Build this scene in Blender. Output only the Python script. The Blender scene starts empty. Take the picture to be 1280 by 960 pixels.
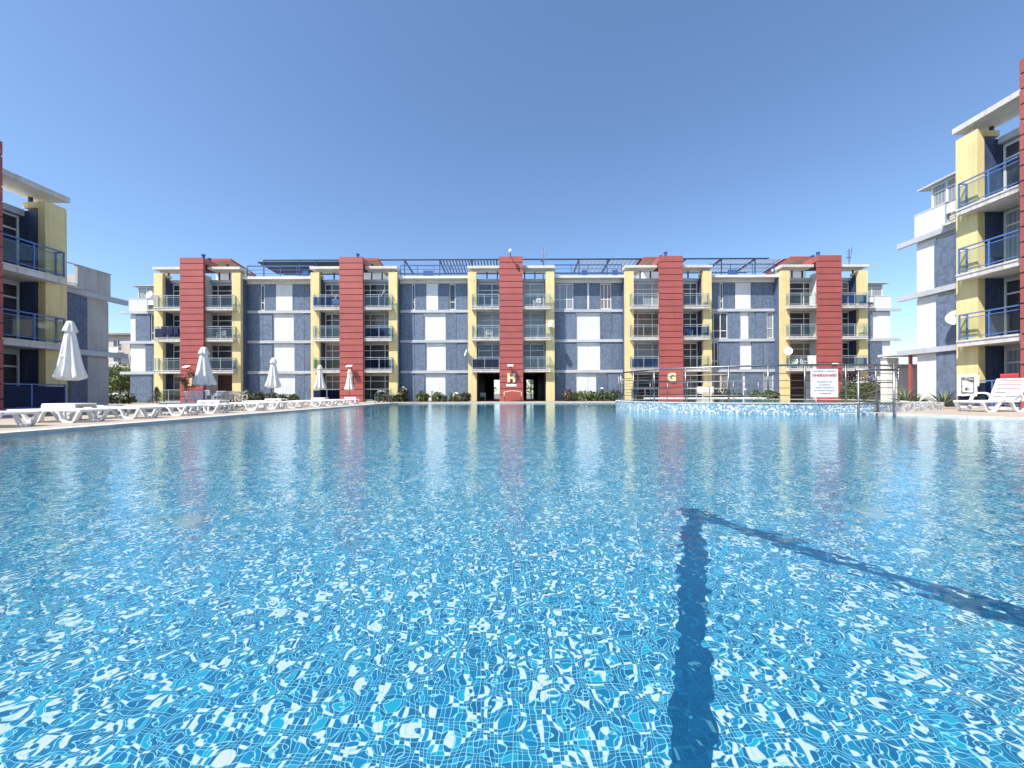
import bpy, math, random
from mathutils import Vector, Matrix
from mathutils.geometry import tessellate_polygon
R = math.radians
random.seed(7)
sc = bpy.context.scene
col = sc.collection
# ------------------------------------------------------------------ camera, sky, sun, exposure
cam = bpy.data.objects.new('camera', bpy.data.cameras.new('camera')); col.objects.link(cam); sc.camera = cam
cam.data.sensor_width = 36; cam.data.lens = 13.5; cam.data.shift_y = 12/1280
cam.data.clip_start = .05; cam.data.clip_end = 3000
cam.location = (0, 0, .68); cam.rotation_euler = (R(90), R(.22), 0)
EL, AZ = 54, 228.5
w = bpy.data.worlds.new('World'); sc.world = w; w.use_nodes = True
nt = w.node_tree; bg = nt.nodes['Background']
sk = nt.nodes.new('ShaderNodeTexSky'); sk.sky_type = 'NISHITA'; sk.sun_disc = False
sk.sun_elevation = R(EL); sk.sun_rotation = R(AZ); sk.air_density = 1.0; sk.dust_density = .45; sk.ozone_density = 5.5; sk.altitude = 0
nt.links.new(sk.outputs[0], bg.inputs[0]); bg.inputs[1].default_value = .148
sun = bpy.data.lights.new('sun', 'SUN'); sun.energy = 5.0; sun.angle = R(.5); sun.color = (1, .95, .87)
so = bpy.data.objects.new('sun', sun); col.objects.link(so)
so.rotation_euler = Vector((math.sin(R(AZ))*math.cos(R(EL)), math.cos(R(AZ))*math.cos(R(EL)), math.sin(R(EL)))).to_track_quat('Z', 'Y').to_euler()
sc.view_settings.view_transform = 'Standard'; sc.view_settings.look = 'None'
sc.view_settings.exposure = .56; sc.view_settings.gamma = 1
sc.cycles.sample_clamp_indirect = 14; sc.cycles.blur_glossy = 1.0
sc.cycles.caustics_refractive = True; sc.cycles.caustics_reflective = False
sc.cycles.max_bounces = 12; sc.cycles.diffuse_bounces = 3; sc.cycles.glossy_bounces = 4
sc.cycles.transmission_bounces = 8; sc.cycles.transparent_max_bounces = 24
sc.cycles.use_denoising = True

def PX(px, Y): return (px-640)*Y/480          # lateral metres of a photo column at distance Y

# ------------------------------------------------------------------ mesh builder
class MB:
    def __init__(s): s.v = []; s.f = []; s.mi = []; s.m = 0; s.uvs = {}
    def add(s, vs, fs):
        b = len(s.v); s.v.extend(tuple(p) for p in vs)
        for f in fs: s.f.append(tuple(b+i for i in f)); s.mi.append(s.m)
        return s
    def box(s, x0, y0, z0, x1, y1, z1):
        return s.add([(x0,y0,z0),(x1,y0,z0),(x1,y1,z0),(x0,y1,z0),(x0,y0,z1),(x1,y0,z1),(x1,y1,z1),(x0,y1,z1)],
                     [(0,3,2,1),(4,5,6,7),(0,1,5,4),(1,2,6,5),(2,3,7,6),(3,0,4,7)])
    def bbox(s, x0, y0, z0, x1, y1, z1, b=.015):
        "box with chamfered edges"
        X = (x0, x0+b, x1-b, x1); Y = (y0, y0+b, y1-b, y1); Z = (z0, z0+b, z1-b, z1)
        V = []; idx = {}
        def g(i, j, k):
            if (i,j,k) not in idx: idx[(i,j,k)] = len(V); V.append((X[i],Y[j],Z[k]))
            return idx[(i,j,k)]
        F = []
        F += [(g(1,1,0),g(1,2,0),g(2,2,0),g(2,1,0)),(g(1,1,3),g(2,1,3),g(2,2,3),g(1,2,3)),(g(1,0,1),g(2,0,1),g(2,0,2),g(1,0,2)),
              (g(1,3,1),g(1,3,2),g(2,3,2),g(2,3,1)),(g(0,1,1),g(0,1,2),g(0,2,2),g(0,2,1)),(g(3,1,1),g(3,2,1),g(3,2,2),g(3,1,2))]
        for k, kk in ((0,1),(3,2)):
            q = [(g(1,1,k),g(2,1,k),g(2,0,kk),g(1,0,kk)),(g(1,2,k),g(1,3,kk),g(2,3,kk),g(2,2,k)),(g(1,1,k),g(0,1,kk),g(0,2,kk),g(1,2,k)),(g(2,1,k),g(2,2,k),g(3,2,kk),g(3,1,kk))]
            F += q
        for i, ii in ((0,1),(3,2)):
            for j, jj in ((0,1),(3,2)):
                F.append((g(ii,j,1),g(ii,j,2),g(i,jj,2),g(i,jj,1)))
                for k, kk in ((0,1),(3,2)): F.append((g(ii,jj,k),g(ii,j,kk),g(i,jj,kk)))
        return s.add(V, F)
    def quad(s, *p): return s.add(p, [tuple(range(len(p)))])
    def tube(s, pts, r, n=8, closed=False):
        pts = [Vector(p) for p in pts]; N = len(pts); rings = []
        up = Vector((0,0,1)); prev = None
        for i, p in enumerate(pts):
            a = pts[(i-1) % N] if (closed or i > 0) else p; b = pts[(i+1) % N] if (closed or i < N-1) else p
            d = (b-a).normalized()
            ref = up if abs(d.z) < .95 else Vector((1,0,0))
            if prev is not None:
                sx = prev - d*prev.dot(d); sx = sx.normalized() if sx.length > 1e-6 else d.cross(ref).normalized()
            else: sx = d.cross(ref).normalized()
            prev = sx; sy = d.cross(sx)
            rr = r[i] if isinstance(r, (list, tuple)) else r
            rings.append([p + sx*(rr*math.cos(2*math.pi*k/n)) + sy*(rr*math.sin(2*math.pi*k/n)) for k in range(n)])
        V = [q for rg in rings for q in rg]; F = []
        for i in range(N if closed else N-1):
            j = (i+1) % N
            for k in range(n): F.append((i*n+k, i*n+(k+1) % n, j*n+(k+1) % n, j*n+k))
        if not closed: F.append(tuple(range(n-1, -1, -1))); F.append(tuple((N-1)*n+k for k in range(n)))
        return s.add(V, F)
    def bar(s, a, b, w=.04, h=None):
        "square bar a-b"
        a, b = Vector(a), Vector(b); h = h or w; d = (b-a).normalized()
        ref = Vector((0,0,1)) if abs(d.z) < .95 else Vector((0,1,0))
        sx = d.cross(ref).normalized()*(w/2); sy = sx.cross(d).normalized()*(h/2)
        V = [a-sx-sy, a+sx-sy, a+sx+sy, a-sx+sy, b-sx-sy, b+sx-sy, b+sx+sy, b-sx+sy]
        return s.add(V, [(0,3,2,1),(4,5,6,7),(0,1,5,4),(1,2,6,5),(2,3,7,6),(3,0,4,7)])
    def lathe(s, prof, n=24, c=(0,0,0), fn=None):
        V = []; F = []
        for i, (r, z) in enumerate(prof):
            for k in range(n):
                a = 2*math.pi*k/n; rr = r if fn is None else fn(r, z, a)
                V.append((c[0]+rr*math.cos(a), c[1]+rr*math.sin(a), c[2]+z))
        for i in range(len(prof)-1):
            for k in range(n): F.append((i*n+k, i*n+(k+1) % n, (i+1)*n+(k+1) % n, (i+1)*n+k))
        F.append(tuple(range(n-1, -1, -1))); F.append(tuple((len(prof)-1)*n+k for k in range(n)))
        return s.add(V, F)
    def strip(s, path, w, t):
        "ribbon of rectangular section along a path in the local xz plane: width w in y (centred), thickness t"
        P = [Vector((p[0], 0, p[1])) for p in path]; V = []; F = []; N = len(P); y = path[0][2] if len(path[0]) > 2 else 0
        for i, p in enumerate(P):
            d = (P[min(i+1, N-1)]-P[max(i-1, 0)]).normalized(); nn = Vector((-d.z, 0, d.x))*(t/2)
            for yy, q in ((y-w/2, p-nn), (y+w/2, p-nn), (y+w/2, p+nn), (y-w/2, p+nn)): V.append((q.x, yy, q.z))
        for i in range(N-1):
            for k in range(4): F.append((i*4+k, i*4+(k+1) % 4, i*4+4+(k+1) % 4, i*4+4+k))
        F.append((3,2,1,0)); F.append(tuple((N-1)*4+k for k in range(4)))
        return s.add(V, F)
    def poly(s, outer, z, holes=()):
        loops = [[Vector((p[0], p[1], 0)) for p in outer]] + [[Vector((p[0], p[1], 0)) for p in h] for h in holes]
        flat = [p for l in loops for p in l]; tris = tessellate_polygon(loops); b = len(s.v)
        F = []
        for t in tris:
            a, b2, c = (flat[i] for i in t)
            if (b2-a).cross(c-a).z < 0: t = (t[0], t[2], t[1])
            F.append(tuple(t))
        return s.add([(p.x, p.y, z) for p in flat], F)
    def wall(s, outline, z0, z1, closed=True, flip=False):
        n = len(outline); L = 0
        for i in range(n if closed else n-1):
            a = outline[i]; b = outline[(i+1) % n]; l = math.hypot(b[0]-a[0], b[1]-a[1])
            q = [(a[0],a[1],z0),(b[0],b[1],z0),(b[0],b[1],z1),(a[0],a[1],z1)]
            uv = [(L,z0),(L+l,z0),(L+l,z1),(L,z1)]
            if flip: q = q[::-1]; uv = uv[::-1]
            s.uvs[len(s.f)] = uv; s.quad(*q); L += l
        return s
    def build(s, name, mats, parent=None, loc=None, smooth=False):
        me = bpy.data.meshes.new(name); me.from_pydata(s.v, [], s.f)
        if not isinstance(mats, (list, tuple)): mats = [mats]
        for m in mats: me.materials.append(m)
        if len(mats) > 1: me.polygons.foreach_set('material_index', s.mi)
        uv = me.uv_layers.new(name='UVMap').data
        for p in me.polygons:
            c = s.uvs.get(p.index); n = p.normal; ax = max(range(3), key=lambda i: abs(n[i]))
            for k, li in enumerate(p.loop_indices):
                if c: uv[li].uv = c[k]
                else:
                    q = me.vertices[me.loops[li].vertex_index].co
                    uv[li].uv = (q.y, q.z) if ax == 0 else (q.x, q.z) if ax == 1 else (q.x, q.y)
        if smooth: me.polygons.foreach_set('use_smooth', [True]*len(me.polygons))
        me.update()
        o = bpy.data.objects.new(name, me); col.objects.link(o)
        if parent: o.parent = parent
        if loc: o.location = loc
        return o

def tag(o, label, cat, group=None):
    o['label'] = label; o['category'] = cat
    if group: o['group'] = group
    return o
def thing(name, label, cat, loc=(0,0,0), rz=0, group=None, s=1):
    o = bpy.data.objects.new(name, None); col.objects.link(o); o.empty_display_size = .2
    o.location = loc; o.rotation_euler = (0,0,R(rz)); o.scale = (s,s,s)
    return tag(o, label, cat, group)
def struct(o): o['kind'] = 'structure'; return o
def copy_tree(o, parent=None):
    c = o.copy(); col.objects.link(c); c.parent = parent
    for ch in list(o.children): copy_tree(ch, c)
    return c
def place(proto, state, label, loc, rz=0, s=1, group=None):
    o = proto if not state else copy_tree(proto); state.append(1)
    o.location = loc; o.rotation_euler = (0,0,R(rz)); o.scale = (s,s,s) if not isinstance(s, tuple) else s; o['label'] = label
    if group: o['group'] = group
    return o

# ------------------------------------------------------------------ materials
def newmat(name):
    m = bpy.data.materials.new(name); m.use_nodes = True
    return m, m.node_tree.nodes, m.node_tree.links, m.node_tree.nodes['Principled BSDF']
def math_(N, L, op, a, b=None, c=None):
    n = N.new('ShaderNodeMath'); n.operation = op
    for i, x in enumerate((a, b, c)):
        if x is None: continue
        if isinstance(x, (int, float)): n.inputs[i].default_value = x
        else: L.new(x, n.inputs[i])
    return n.outputs[0]
def mixc(N, L, f, a, b, mode='MIX'):
    n = N.new('ShaderNodeMix'); n.data_type = 'RGBA'; n.blend_type = mode
    for i, x in ((0, f), (6, a), (7, b)):
        if isinstance(x, (int, float)): n.inputs[i].default_value = x
        elif isinstance(x, tuple): n.inputs[i].default_value = x if len(x) == 4 else (*x, 1)
        else: L.new(x, n.inputs[i])
    return n.outputs[2]
def noise(N, L, vec, scale, detail=3, rough=.55):
    n = N.new('ShaderNodeTexNoise'); n.inputs['Scale'].default_value = scale; n.inputs['Detail'].default_value = detail
    n.inputs['Roughness'].default_value = rough; L.new(vec, n.inputs['Vector']); return n.outputs[0]
def ramp(N, L, f, stops, const=False):
    r = N.new('ShaderNodeValToRGB'); e = r.color_ramp.elements
    if const: r.color_ramp.interpolation = 'CONSTANT'
    while len(e) < len(stops): e.new(1)
    for i, (p, c) in enumerate(stops): e[i].position = p; e[i].color = (*c, 1) if isinstance(c, tuple) else (c, c, c, 1)
    L.new(f, r.inputs[0]); return r.outputs[0]
def vscale(N, L, vec, s):
    n = N.new('ShaderNodeVectorMath'); n.operation = 'MULTIPLY'; n.inputs[1].default_value = s if isinstance(s, tuple) else (s,s,s)
    L.new(vec, n.inputs[0]); return n.outputs[0]
def bump(N, L, h, dist, b, strength=1):
    n = N.new('ShaderNodeBump'); n.inputs['Distance'].default_value = dist; n.inputs['Strength'].default_value = strength
    L.new(h, n.inputs['Height']); L.new(n.outputs[0], b.inputs['Normal'])

def plaster(name, c, stain=.25, streak=.3, rough=.85, grain=60, island=0, tone=.05):
    "painted render: blotches, vertical rain streaks, fine grain"
    m, N, L, b = newmat(name); tc = N.new('ShaderNodeTexCoord'); P = tc.outputs['Object']
    n1 = noise(N, L, P, .9, 5, .6); st = noise(N, L, vscale(N, L, P, (4, 4, .22)), 1.6, 4, .65)
    f1 = ramp(N, L, n1, [(.35, 1.0), (.75, 1-stain)]); f2 = ramp(N, L, st, [(.5, 1.0), (.8, 1-streak)])
    cc = mixc(N, L, 1.0, (*c, 1), f1, 'MULTIPLY'); cc = mixc(N, L, 1.0, cc, f2, 'MULTIPLY')
    if island:
        g = N.new('ShaderNodeNewGeometry'); cc = mixc(N, L, 1.0, cc, ramp(N, L, g.outputs['Random Per Island'], [(0, 1-island), (1, 1.0)]), 'MULTIPLY')
    if tone:
        oi = N.new('ShaderNodeObjectInfo'); cc = mixc(N, L, 1.0, cc, ramp(N, L, oi.outputs['Random'], [(0, 1-tone*2), (1, 1.0)]), 'MULTIPLY')
    L.new(cc, b.inputs['Base Color']); b.inputs['Roughness'].default_value = rough
    bump(N, L, noise(N, L, P, grain, 2), .004, b, .6)
    return m
def plain(name, c, rough=.5, metal=0, var=.08, scale=3):
    m, N, L, b = newmat(name); tc = N.new('ShaderNodeTexCoord')
    n1 = noise(N, L, tc.outputs['Object'], scale, 3)
    f = ramp(N, L, n1, [(.3, 1-var), (.7, 1.0)])
    L.new(mixc(N, L, 1.0, (*c, 1), f, 'MULTIPLY'), b.inputs['Base Color'])
    b.inputs['Roughness'].default_value = rough; b.inputs['Metallic'].default_value = metal
    return m
def mosaic(name, cols, tile, grout, gw=.1, rough=.35, bright=1):
    "square mosaic tiles on the UV map (metres): random colour per tile"
    m, N, L, b = newmat(name); uv = N.new('ShaderNodeUVMap'); s = vscale(N, L, uv.outputs[0], (1/tile, 1/tile, 1))
    fl = N.new('ShaderNodeVectorMath'); fl.operation = 'FLOOR'; L.new(s, fl.inputs[0])
    wn = N.new('ShaderNodeTexWhiteNoise'); wn.noise_dimensions = '2D'; L.new(fl.outputs[0], wn.inputs['Vector'])
    cc = ramp(N, L, wn.outputs['Value'], cols, True)
    fr = N.new('ShaderNodeVectorMath'); fr.operation = 'FRACTION'; L.new(s, fr.inputs[0])
    sp = N.new('ShaderNodeSeparateXYZ'); L.new(fr.outputs[0], sp.inputs[0])
    g = math_(N, L, 'LESS_THAN', math_(N, L, 'MINIMUM', sp.outputs[0], sp.outputs[1]), gw)
    L.new(mixc(N, L, g, cc, (*grout, 1)), b.inputs['Base Color']); b.inputs['Roughness'].default_value = rough
    return m
def tilewall(name, c, tile=.1, joint=.75, jw=.07, rough=.45, var=.22):
    "wall clad in small glazed tiles, slight colour shifts, dusty streaks"
    m, N, L, b = newmat(name); uv = N.new('ShaderNodeUVMap'); s = vscale(N, L, uv.outputs[0], (1/tile, 1/tile, 1))
    fl = N.new('ShaderNodeVectorMath'); fl.operation = 'FLOOR'; L.new(s, fl.inputs[0])
    wn = N.new('ShaderNodeTexWhiteNoise'); wn.noise_dimensions = '2D'; L.new(fl.outputs[0], wn.inputs['Vector'])
    f = ramp(N, L, wn.outputs['Value'], [(0, 1-var), (1, 1+var)])
    cc = mixc(N, L, 1.0, (*c, 1), f, 'MULTIPLY')
    tc = N.new('ShaderNodeTexCoord')
    oi = N.new('ShaderNodeObjectInfo'); cc = mixc(N, L, 1.0, cc, ramp(N, L, oi.outputs['Random'], [(0, .84), (1, 1.10)]), 'MULTIPLY')
    st = noise(N, L, vscale(N, L, tc.outputs['Object'], (3, 3, .3)), 1.5, 4, .65)
    dust = ramp(N, L, st, [(.42, 0.0), (.8, .24)])
    cc = mixc(N, L, dust, cc, (.32, .35, .40, 1))
    fr = N.new('ShaderNodeVectorMath'); fr.operation = 'FRACTION'; L.new(s, fr.inputs[0])
    sp = N.new('ShaderNodeSeparateXYZ'); L.new(fr.outputs[0], sp.inputs[0])
    g = math_(N, L, 'LESS_THAN', math_(N, L, 'MINIMUM', sp.outputs[0], sp.outputs[1]), jw)
    L.new(mixc(N, L, math_(N, L, 'MULTIPLY', g, joint), cc, (c[0]*1.9+.03, c[1]*1.7+.03, c[2]*1.4+.03, 1)), b.inputs['Base Color'])
    b.inputs['Roughness'].default_value = rough
    return m
def leafmat(name, c1, c2, rough=.6):
    m, N, L, b = newmat(name); g = N.new('ShaderNodeNewGeometry')
    L.new(ramp(N, L, g.outputs['Random Per Island'], [(0, c1), (1, c2)]), b.inputs['Base Color']); b.inputs['Roughness'].default_value = rough
    b.inputs['Subsurface Weight'].default_value = 0
    return m
def panemat(name, c, curtain=None):
    "window glass in front of a dim room, with or without a pleated curtain behind it"
    m, N, L, b = newmat(name); uv = N.new('ShaderNodeUVMap')
    if curtain:
        wv = N.new('ShaderNodeTexWave'); wv.bands_direction = 'X'; wv.inputs['Scale'].default_value = 2.2; wv.inputs['Distortion'].default_value = 1.5
        L.new(vscale(N, L, uv.outputs[0], (1, .15, 1)), wv.inputs['Vector'])
        L.new(ramp(N, L, wv.outputs[0], [(.1, tuple(x*.6 for x in curtain)), (.8, curtain)]), b.inputs['Base Color'])  # pleat shade painted as darker stripes in the curtain colour
    else:
        n1 = noise(N, L, uv.outputs[0], 1.3, 2)
        L.new(ramp(N, L, n1, [(.4, c), (.7, tuple(x*2.2 for x in c))]), b.inputs['Base Color'])
    b.inputs['Roughness'].default_value = .5; b.inputs['Coat Weight'].default_value = 1; b.inputs['Coat Roughness'].default_value = .03
    return m
def glassmat(name, tint, refl=1.0):
    m, N, L, b = newmat(name); N.remove(b)
    t = N.new('ShaderNodeBsdfTransparent'); t.inputs[0].default_value = (*tint, 1)
    g = N.new('ShaderNodeBsdfGlossy'); g.inputs['Roughness'].default_value = .02
    fz = N.new('ShaderNodeLayerWeight'); f5 = math_(N, L, 'POWER', fz.outputs['Facing'], 4.5)
    mx = N.new('ShaderNodeMixShader'); L.new(math_(N, L, 'MULTIPLY_ADD', f5, .8*refl, .04), mx.inputs[0]); L.new(t.outputs[0], mx.inputs[1]); L.new(g.outputs[0], mx.inputs[2])
    L.new(mx.outputs[0], N['Material Output'].inputs[0])
    return m

M = {}
M['white'] = plaster('white_render', (.78,.77,.74), .14, .18)
M['panel_white'] = plaster('white_panel', (.82,.81,.78), .12, .16)
M['concrete'] = plaster('weathered_render', (.56,.55,.52), .25, .40)
M['band'] = plaster('grey_band', (.56,.58,.61), .15, .15)
M['slab'] = plaster('balcony_concrete', (.74,.71,.66), .28, .45)
M['canopy'] = plaster('canopy_concrete', (.72,.69,.63), .2, .25)
M['yellow'] = plaster('yellow_render', (.84,.68,.33), .16, .26)
M['red'] = plaster('red_panel', (.44,.108,.092), .14, .16, .55, island=.09)
M['groove'] = plain('red_groove', (.10,.012,.012), .8)
M['blue'] = tilewall('blue_tile', (.120,.160,.232), .15, .4, .05)
M['blue_fine'] = tilewall('blue_tile_deep', (.070,.105,.185), .1, .6, .07)
M['navy'] = tilewall('shaded_blue_tile', (.03,.055,.13), .12, .5, .05)  # blue tile with the balconies' inner shade put into its colour
M['redroof'] = plain('red_roof_edge', (.42,.075,.065), .55)
M['soffit'] = plaster('brown_soffit', (.42,.27,.19), .2, .1)
M['frame'] = plain('white_pvc', (.80,.80,.78), .35)
M['rail'] = plain('grey_painted_rail', (.40,.44,.46), .4, .2)
M['rail_blue'] = plain('blue_painted_rail', (.10,.20,.46), .4, .1)
M['rail_dark'] = plain('dark_painted_rail', (.045,.055,.07), .4, .2)
M['roof_blue'] = plain('blue_roof_steel', (.05,.11,.30), .45, .1)
M['navy_steel'] = plain('navy_pergola', (.03,.045,.075), .5, .1)
M['navy_cloth'] = plain('navy_canopy', (.006,.017,.045), .7)
M['pale_slat'] = plain('pale_blue_slat', (.30,.37,.42), .5)
M['steel'] = plain('stainless_steel', (.27,.275,.28), .40, 1.0, .15)
M['dark'] = plain('dark_void', (.018,.016,.016), .9)
M['brown'] = plain('brown_shutter', (.07,.035,.025), .7, 0, .3)
M['glass'] = glassmat('clear_balcony_glass', (.90,.94,.93))
M['glass_green'] = glassmat('green_balcony_glass', (.74,.86,.80))
M['glass_blue'] = glassmat('blue_balcony_glass', (.45,.60,.82))
M['glass_navy'] = glassmat('navy_balcony_glass', (.18,.26,.52))
M['fabric_blue'] = plain('navy_fabric', (.012,.026,.085), .85, 0, .5, 4)
M['pane'] = panemat('dark_window', (.022,.024,.027))
M['pane_blue'] = panemat('sky_window', (.04,.06,.085))
M['curtain'] = panemat('curtained_window', None, (.36,.38,.40))
M['curtain2'] = panemat('beige_curtained_window', None, (.26,.21,.17))
M['plastic'] = plain('white_plastic', (.82,.82,.81), .4, 0, .05)
M['plastic_beige'] = plain('beige_plastic', (.62,.55,.46), .45, 0, .1)
M['canvas'] = plaster('white_canvas', (.82,.81,.77), .06, .10, .9, 25)
M['gold'] = plain('gilded_letter', (.84,.72,.42), .45, .05)
M['black'] = plain('black_paint', (.02,.02,.022), .4)
M['signwhite'] = plain('sign_board', (.86,.86,.85), .5, 0, .03)
M['drain'] = plain('drain_plastic', (.35,.50,.53), .5)
M['signred'] = plain('sign_red', (.50,.03,.07), .6, 0, .02)
M['signgrey'] = plain('sign_grey', (.22,.20,.26), .6, 0, .02)
M['towel_red'] = plain('red_towel', (.62,.05,.07), .95, 0, .2, 9)
M['wood'] = plain('bench_wood', (.40,.20,.08), .6, 0, .35, 8)
M['bark'] = plain('bark', (.13,.09,.06), .9, 0, .4, 20)
M['leaf'] = leafmat('green_leaf', (.030,.055,.014), (.115,.145,.04))
M['leaf_dark'] = leafmat('dark_leaf', (.020,.032,.012), (.065,.075,.03))
M['leaf_bright'] = leafmat('bright_leaf', (.07,.11,.02), (.21,.24,.06))
M['leaf_red'] = leafmat('bronze_leaf', (.045,.022,.016), (.11,.075,.035))
M['flower_white'] = leafmat('pale_flower', (.45,.42,.36), (.75,.72,.66))
M['flower_red'] = leafmat('red_flower', (.42,.04,.07), (.60,.12,.14))
M['yucca'] = leafmat('spiky_leaf', (.07,.10,.05), (.20,.24,.13))
M['roof_tile'] = plain('tiled_roof', (.15,.095,.075), .8, 0, .3, 6)
M['pinkwall'] = plaster('pale_pink_render', (.66,.56,.50), .12, .15)

# ground surfaces
def paving(name, c, tile, gap, gc, var=.12):
    m, N, L, b = newmat(name); uv = N.new('ShaderNodeUVMap'); s = vscale(N, L, uv.outputs[0], (1/tile, 1/tile, 1))
    fl = N.new('ShaderNodeVectorMath'); fl.operation = 'FLOOR'; L.new(s, fl.inputs[0])
    wn = N.new('ShaderNodeTexWhiteNoise'); wn.noise_dimensions = '2D'; L.new(fl.outputs[0], wn.inputs['Vector'])
    cc = mixc(N, L, 1.0, (*c, 1), ramp(N, L, wn.outputs['Value'], [(0, 1-var), (1, 1.0)]), 'MULTIPLY')
    cc = mixc(N, L, 1.0, cc, ramp(N, L, noise(N, L, uv.outputs[0], .8, 5, .65), [(.35, 1.0), (.75, .78)]), 'MULTIPLY')
    fr = N.new('ShaderNodeVectorMath'); fr.operation = 'FRACTION'; L.new(s, fr.inputs[0])
    sp = N.new('ShaderNodeSeparateXYZ'); L.new(fr.outputs[0], sp.inputs[0])
    g = math_(N, L, 'LESS_THAN', math_(N, L, 'MINIMUM', sp.outputs[0], sp.outputs[1]), gap)
    L.new(mixc(N, L, g, cc, (*gc, 1)), b.inputs['Base Color']); b.inputs['Roughness'].default_value = .75
    return m
M['deck'] = paving('deck_paving', (.46,.40,.325), .33, .03, (.33,.285,.23))
M['coping'] = paving('coping_stone', (.62,.595,.55), .5, .02, (.40,.37,.33), .06)
M['pinkpave'] = paving('pink_paving', (.40,.235,.185), .25, .04, (.3,.2,.17))
M['earth'] = paving('ground', (.20,.18,.13), 2.0, 0.0, (.2,.2,.2))
BL = [(0, (.0015,.155,.33)), (.22, (.002,.205,.41)), (.52, (.004,.27,.49)), (.74, (.012,.42,.60)), (.83, (.93,.88,.77))]
M['mosaic'] = mosaic('pool_mosaic', BL, .0225, (.42,.78,.84), .12)
M['mosaic_dark'] = mosaic('dark_blue_mosaic', [(0, (.002,.085,.20)), (.5, (.003,.10,.23)), (.86, (.006,.15,.30)), (.96, (.10,.30,.42))], .0225, (.01,.13,.27), .08)
M['mosaic_wall'] = mosaic('speckled_mosaic', [(0, (.07,.19,.32)), (.25, (.13,.28,.40)), (.50, (.24,.38,.47)), (.76, (.70,.71,.69))], .045, (.55,.60,.62), .08)
M['mosaic_grey'] = mosaic('grey_mosaic', [(0, (.22,.25,.28)), (.3, (.42,.45,.48)), (.55, (.72,.72,.70))], .05, (.6,.6,.6), .08)

def water(name, sc1, d1, sc2, d2):
    m, N, L, b = newmat(name); N.remove(b)
    g = N.new('ShaderNodeBsdfGlass'); g.inputs['IOR'].default_value = 1.333; g.inputs['Roughness'].default_value = 0; g.inputs['Color'].default_value = (.88,.985,1,1)
    tc = N.new('ShaderNodeTexCoord'); P = tc.outputs['Object']
    h = math_(N, L, 'ADD', math_(N, L, 'MULTIPLY', noise(N, L, P, sc1, 1.2, .4), d1), math_(N, L, 'MULTIPLY', noise(N, L, vscale(N, L, P, (1, 1.2, 1)), sc2, 0, .4), d2))
    bp = N.new('ShaderNodeBump'); bp.inputs['Distance'].default_value = 1; bp.inputs['Strength'].default_value = 1
    L.new(h, bp.inputs['Height']); L.new(bp.outputs[0], g.inputs['Normal']); L.new(g.outputs[0], N['Material Output'].inputs[0])
    return m
M['water'] = water('pool_water', 12.5, .0050, 3.4, .0066)
M['water_calm'] = water('calm_water', 4, .004, 1, .006)

# ------------------------------------------------------------------ ground, deck, pool
WZ = -.045; FZ = WZ-1.3; RIM = .335
def arc(cx, cy, rx, ry, a0, a1, n): return [(cx+rx*math.cos(R(a0+(a1-a0)*i/n)), cy+ry*math.sin(R(a0+(a1-a0)*i/n))) for i in range(n+1)]
RC, RA, RB = (10.6, 17.6), 5.7, 4.9
pool = [(-9.0,-.7),(11.5,-.7),(15.0,2.5),(15.2,5.6),(13.9,8.6),(12.4,10.6),(11.7,12.0)]
pool += [(11.7,20.0)]
pool += [(10.8,26.0),(9.0,29.3),(-7.2,29.6),(-8.6,29.0),(-9.2,27.0)]
def offset(poly, d):
    out = []; n = len(poly)
    for i in range(n):
        p0, p1, p2 = Vector(poly[i-1]), Vector(poly[i]), Vector(poly[(i+1) % n])
        e1 = (p1-p0).normalized(); e2 = (p2-p1).normalized(); n1 = Vector((e1.y, -e1.x)); n2 = Vector((e2.y, -e2.x))
        b = (n1+n2); b = b/max(.2, b.length_squared)*2*d
        out.append((p1.x+b.x, p1.y+b.y))
    return out
outer = offset(pool, .42)
deck_out = [(-33,-14),(33,-14),(33,33.9),(-33,33.9)]
far = [(-900,-900),(900,-900),(900,900),(-900,900)]
struct(MB().poly(far, -.03, [deck_out]).build('ground', M['earth']))
struct(MB().poly(deck_out, 0, [outer]).build('deck', M['deck']))
c = MB().poly(outer, .012, [pool]).wall(outer, 0, .012, flip=False).wall(pool, WZ-.03, .012, flip=True); struct(c.build('pool_edge', M['coping']))
b = MB().wall(pool, FZ, WZ-.03, flip=True); struct(b.build('pool_wall', M['mosaic']))
struct(MB().poly(pool, FZ).build('pool_floor', M['mosaic']))
struct(MB().poly(pool, WZ).build('water', M['water']))
# dark V of deep blue tiles on the pool floor
def stripe(a, b2, wd, z):
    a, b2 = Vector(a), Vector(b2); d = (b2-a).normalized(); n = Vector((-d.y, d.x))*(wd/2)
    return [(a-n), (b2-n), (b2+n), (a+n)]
V = MB(); V.poly([tuple(p) for p in stripe((.28,.59),(1.71,3.65),.155,0)], FZ+.004)
V.poly([tuple(p) for p in stripe((1.69,3.56),(4.2,-.45),.155,0)], FZ+.008)
struct(V.build('pool_dark_line', M['mosaic_dark']))  # two darker mosaic bands laid just above the floor tiles
for lb, x, y in (('pale drain cover on the pool floor beyond the dark tile lines', 3.1, 3.31), ('pale drain cover on the pool floor towards the left lounger row', -2.72, 3.24)):
    t = MB().lathe([(.11,0),(.11,.012),(.09,.018),(.02,.018)], 20); o = t.build('drain_cover', M['drain'], None, (x, y, FZ+.002))
    tag(o, lb, 'drain cover', 'pool floor drain covers')
# pink paving strip on the right and in front of the far building
struct(MB().poly([(16.4,15.4),(19.0,15.4),(19.0,17.5),(16.4,17.5)], .004).build('path', M['pinkpave']))
struct(MB().poly([(-33,31.4),(33,31.4),(33,32.2),(-33,32.2)], .004).build('path', M['pinkpave']))

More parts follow.
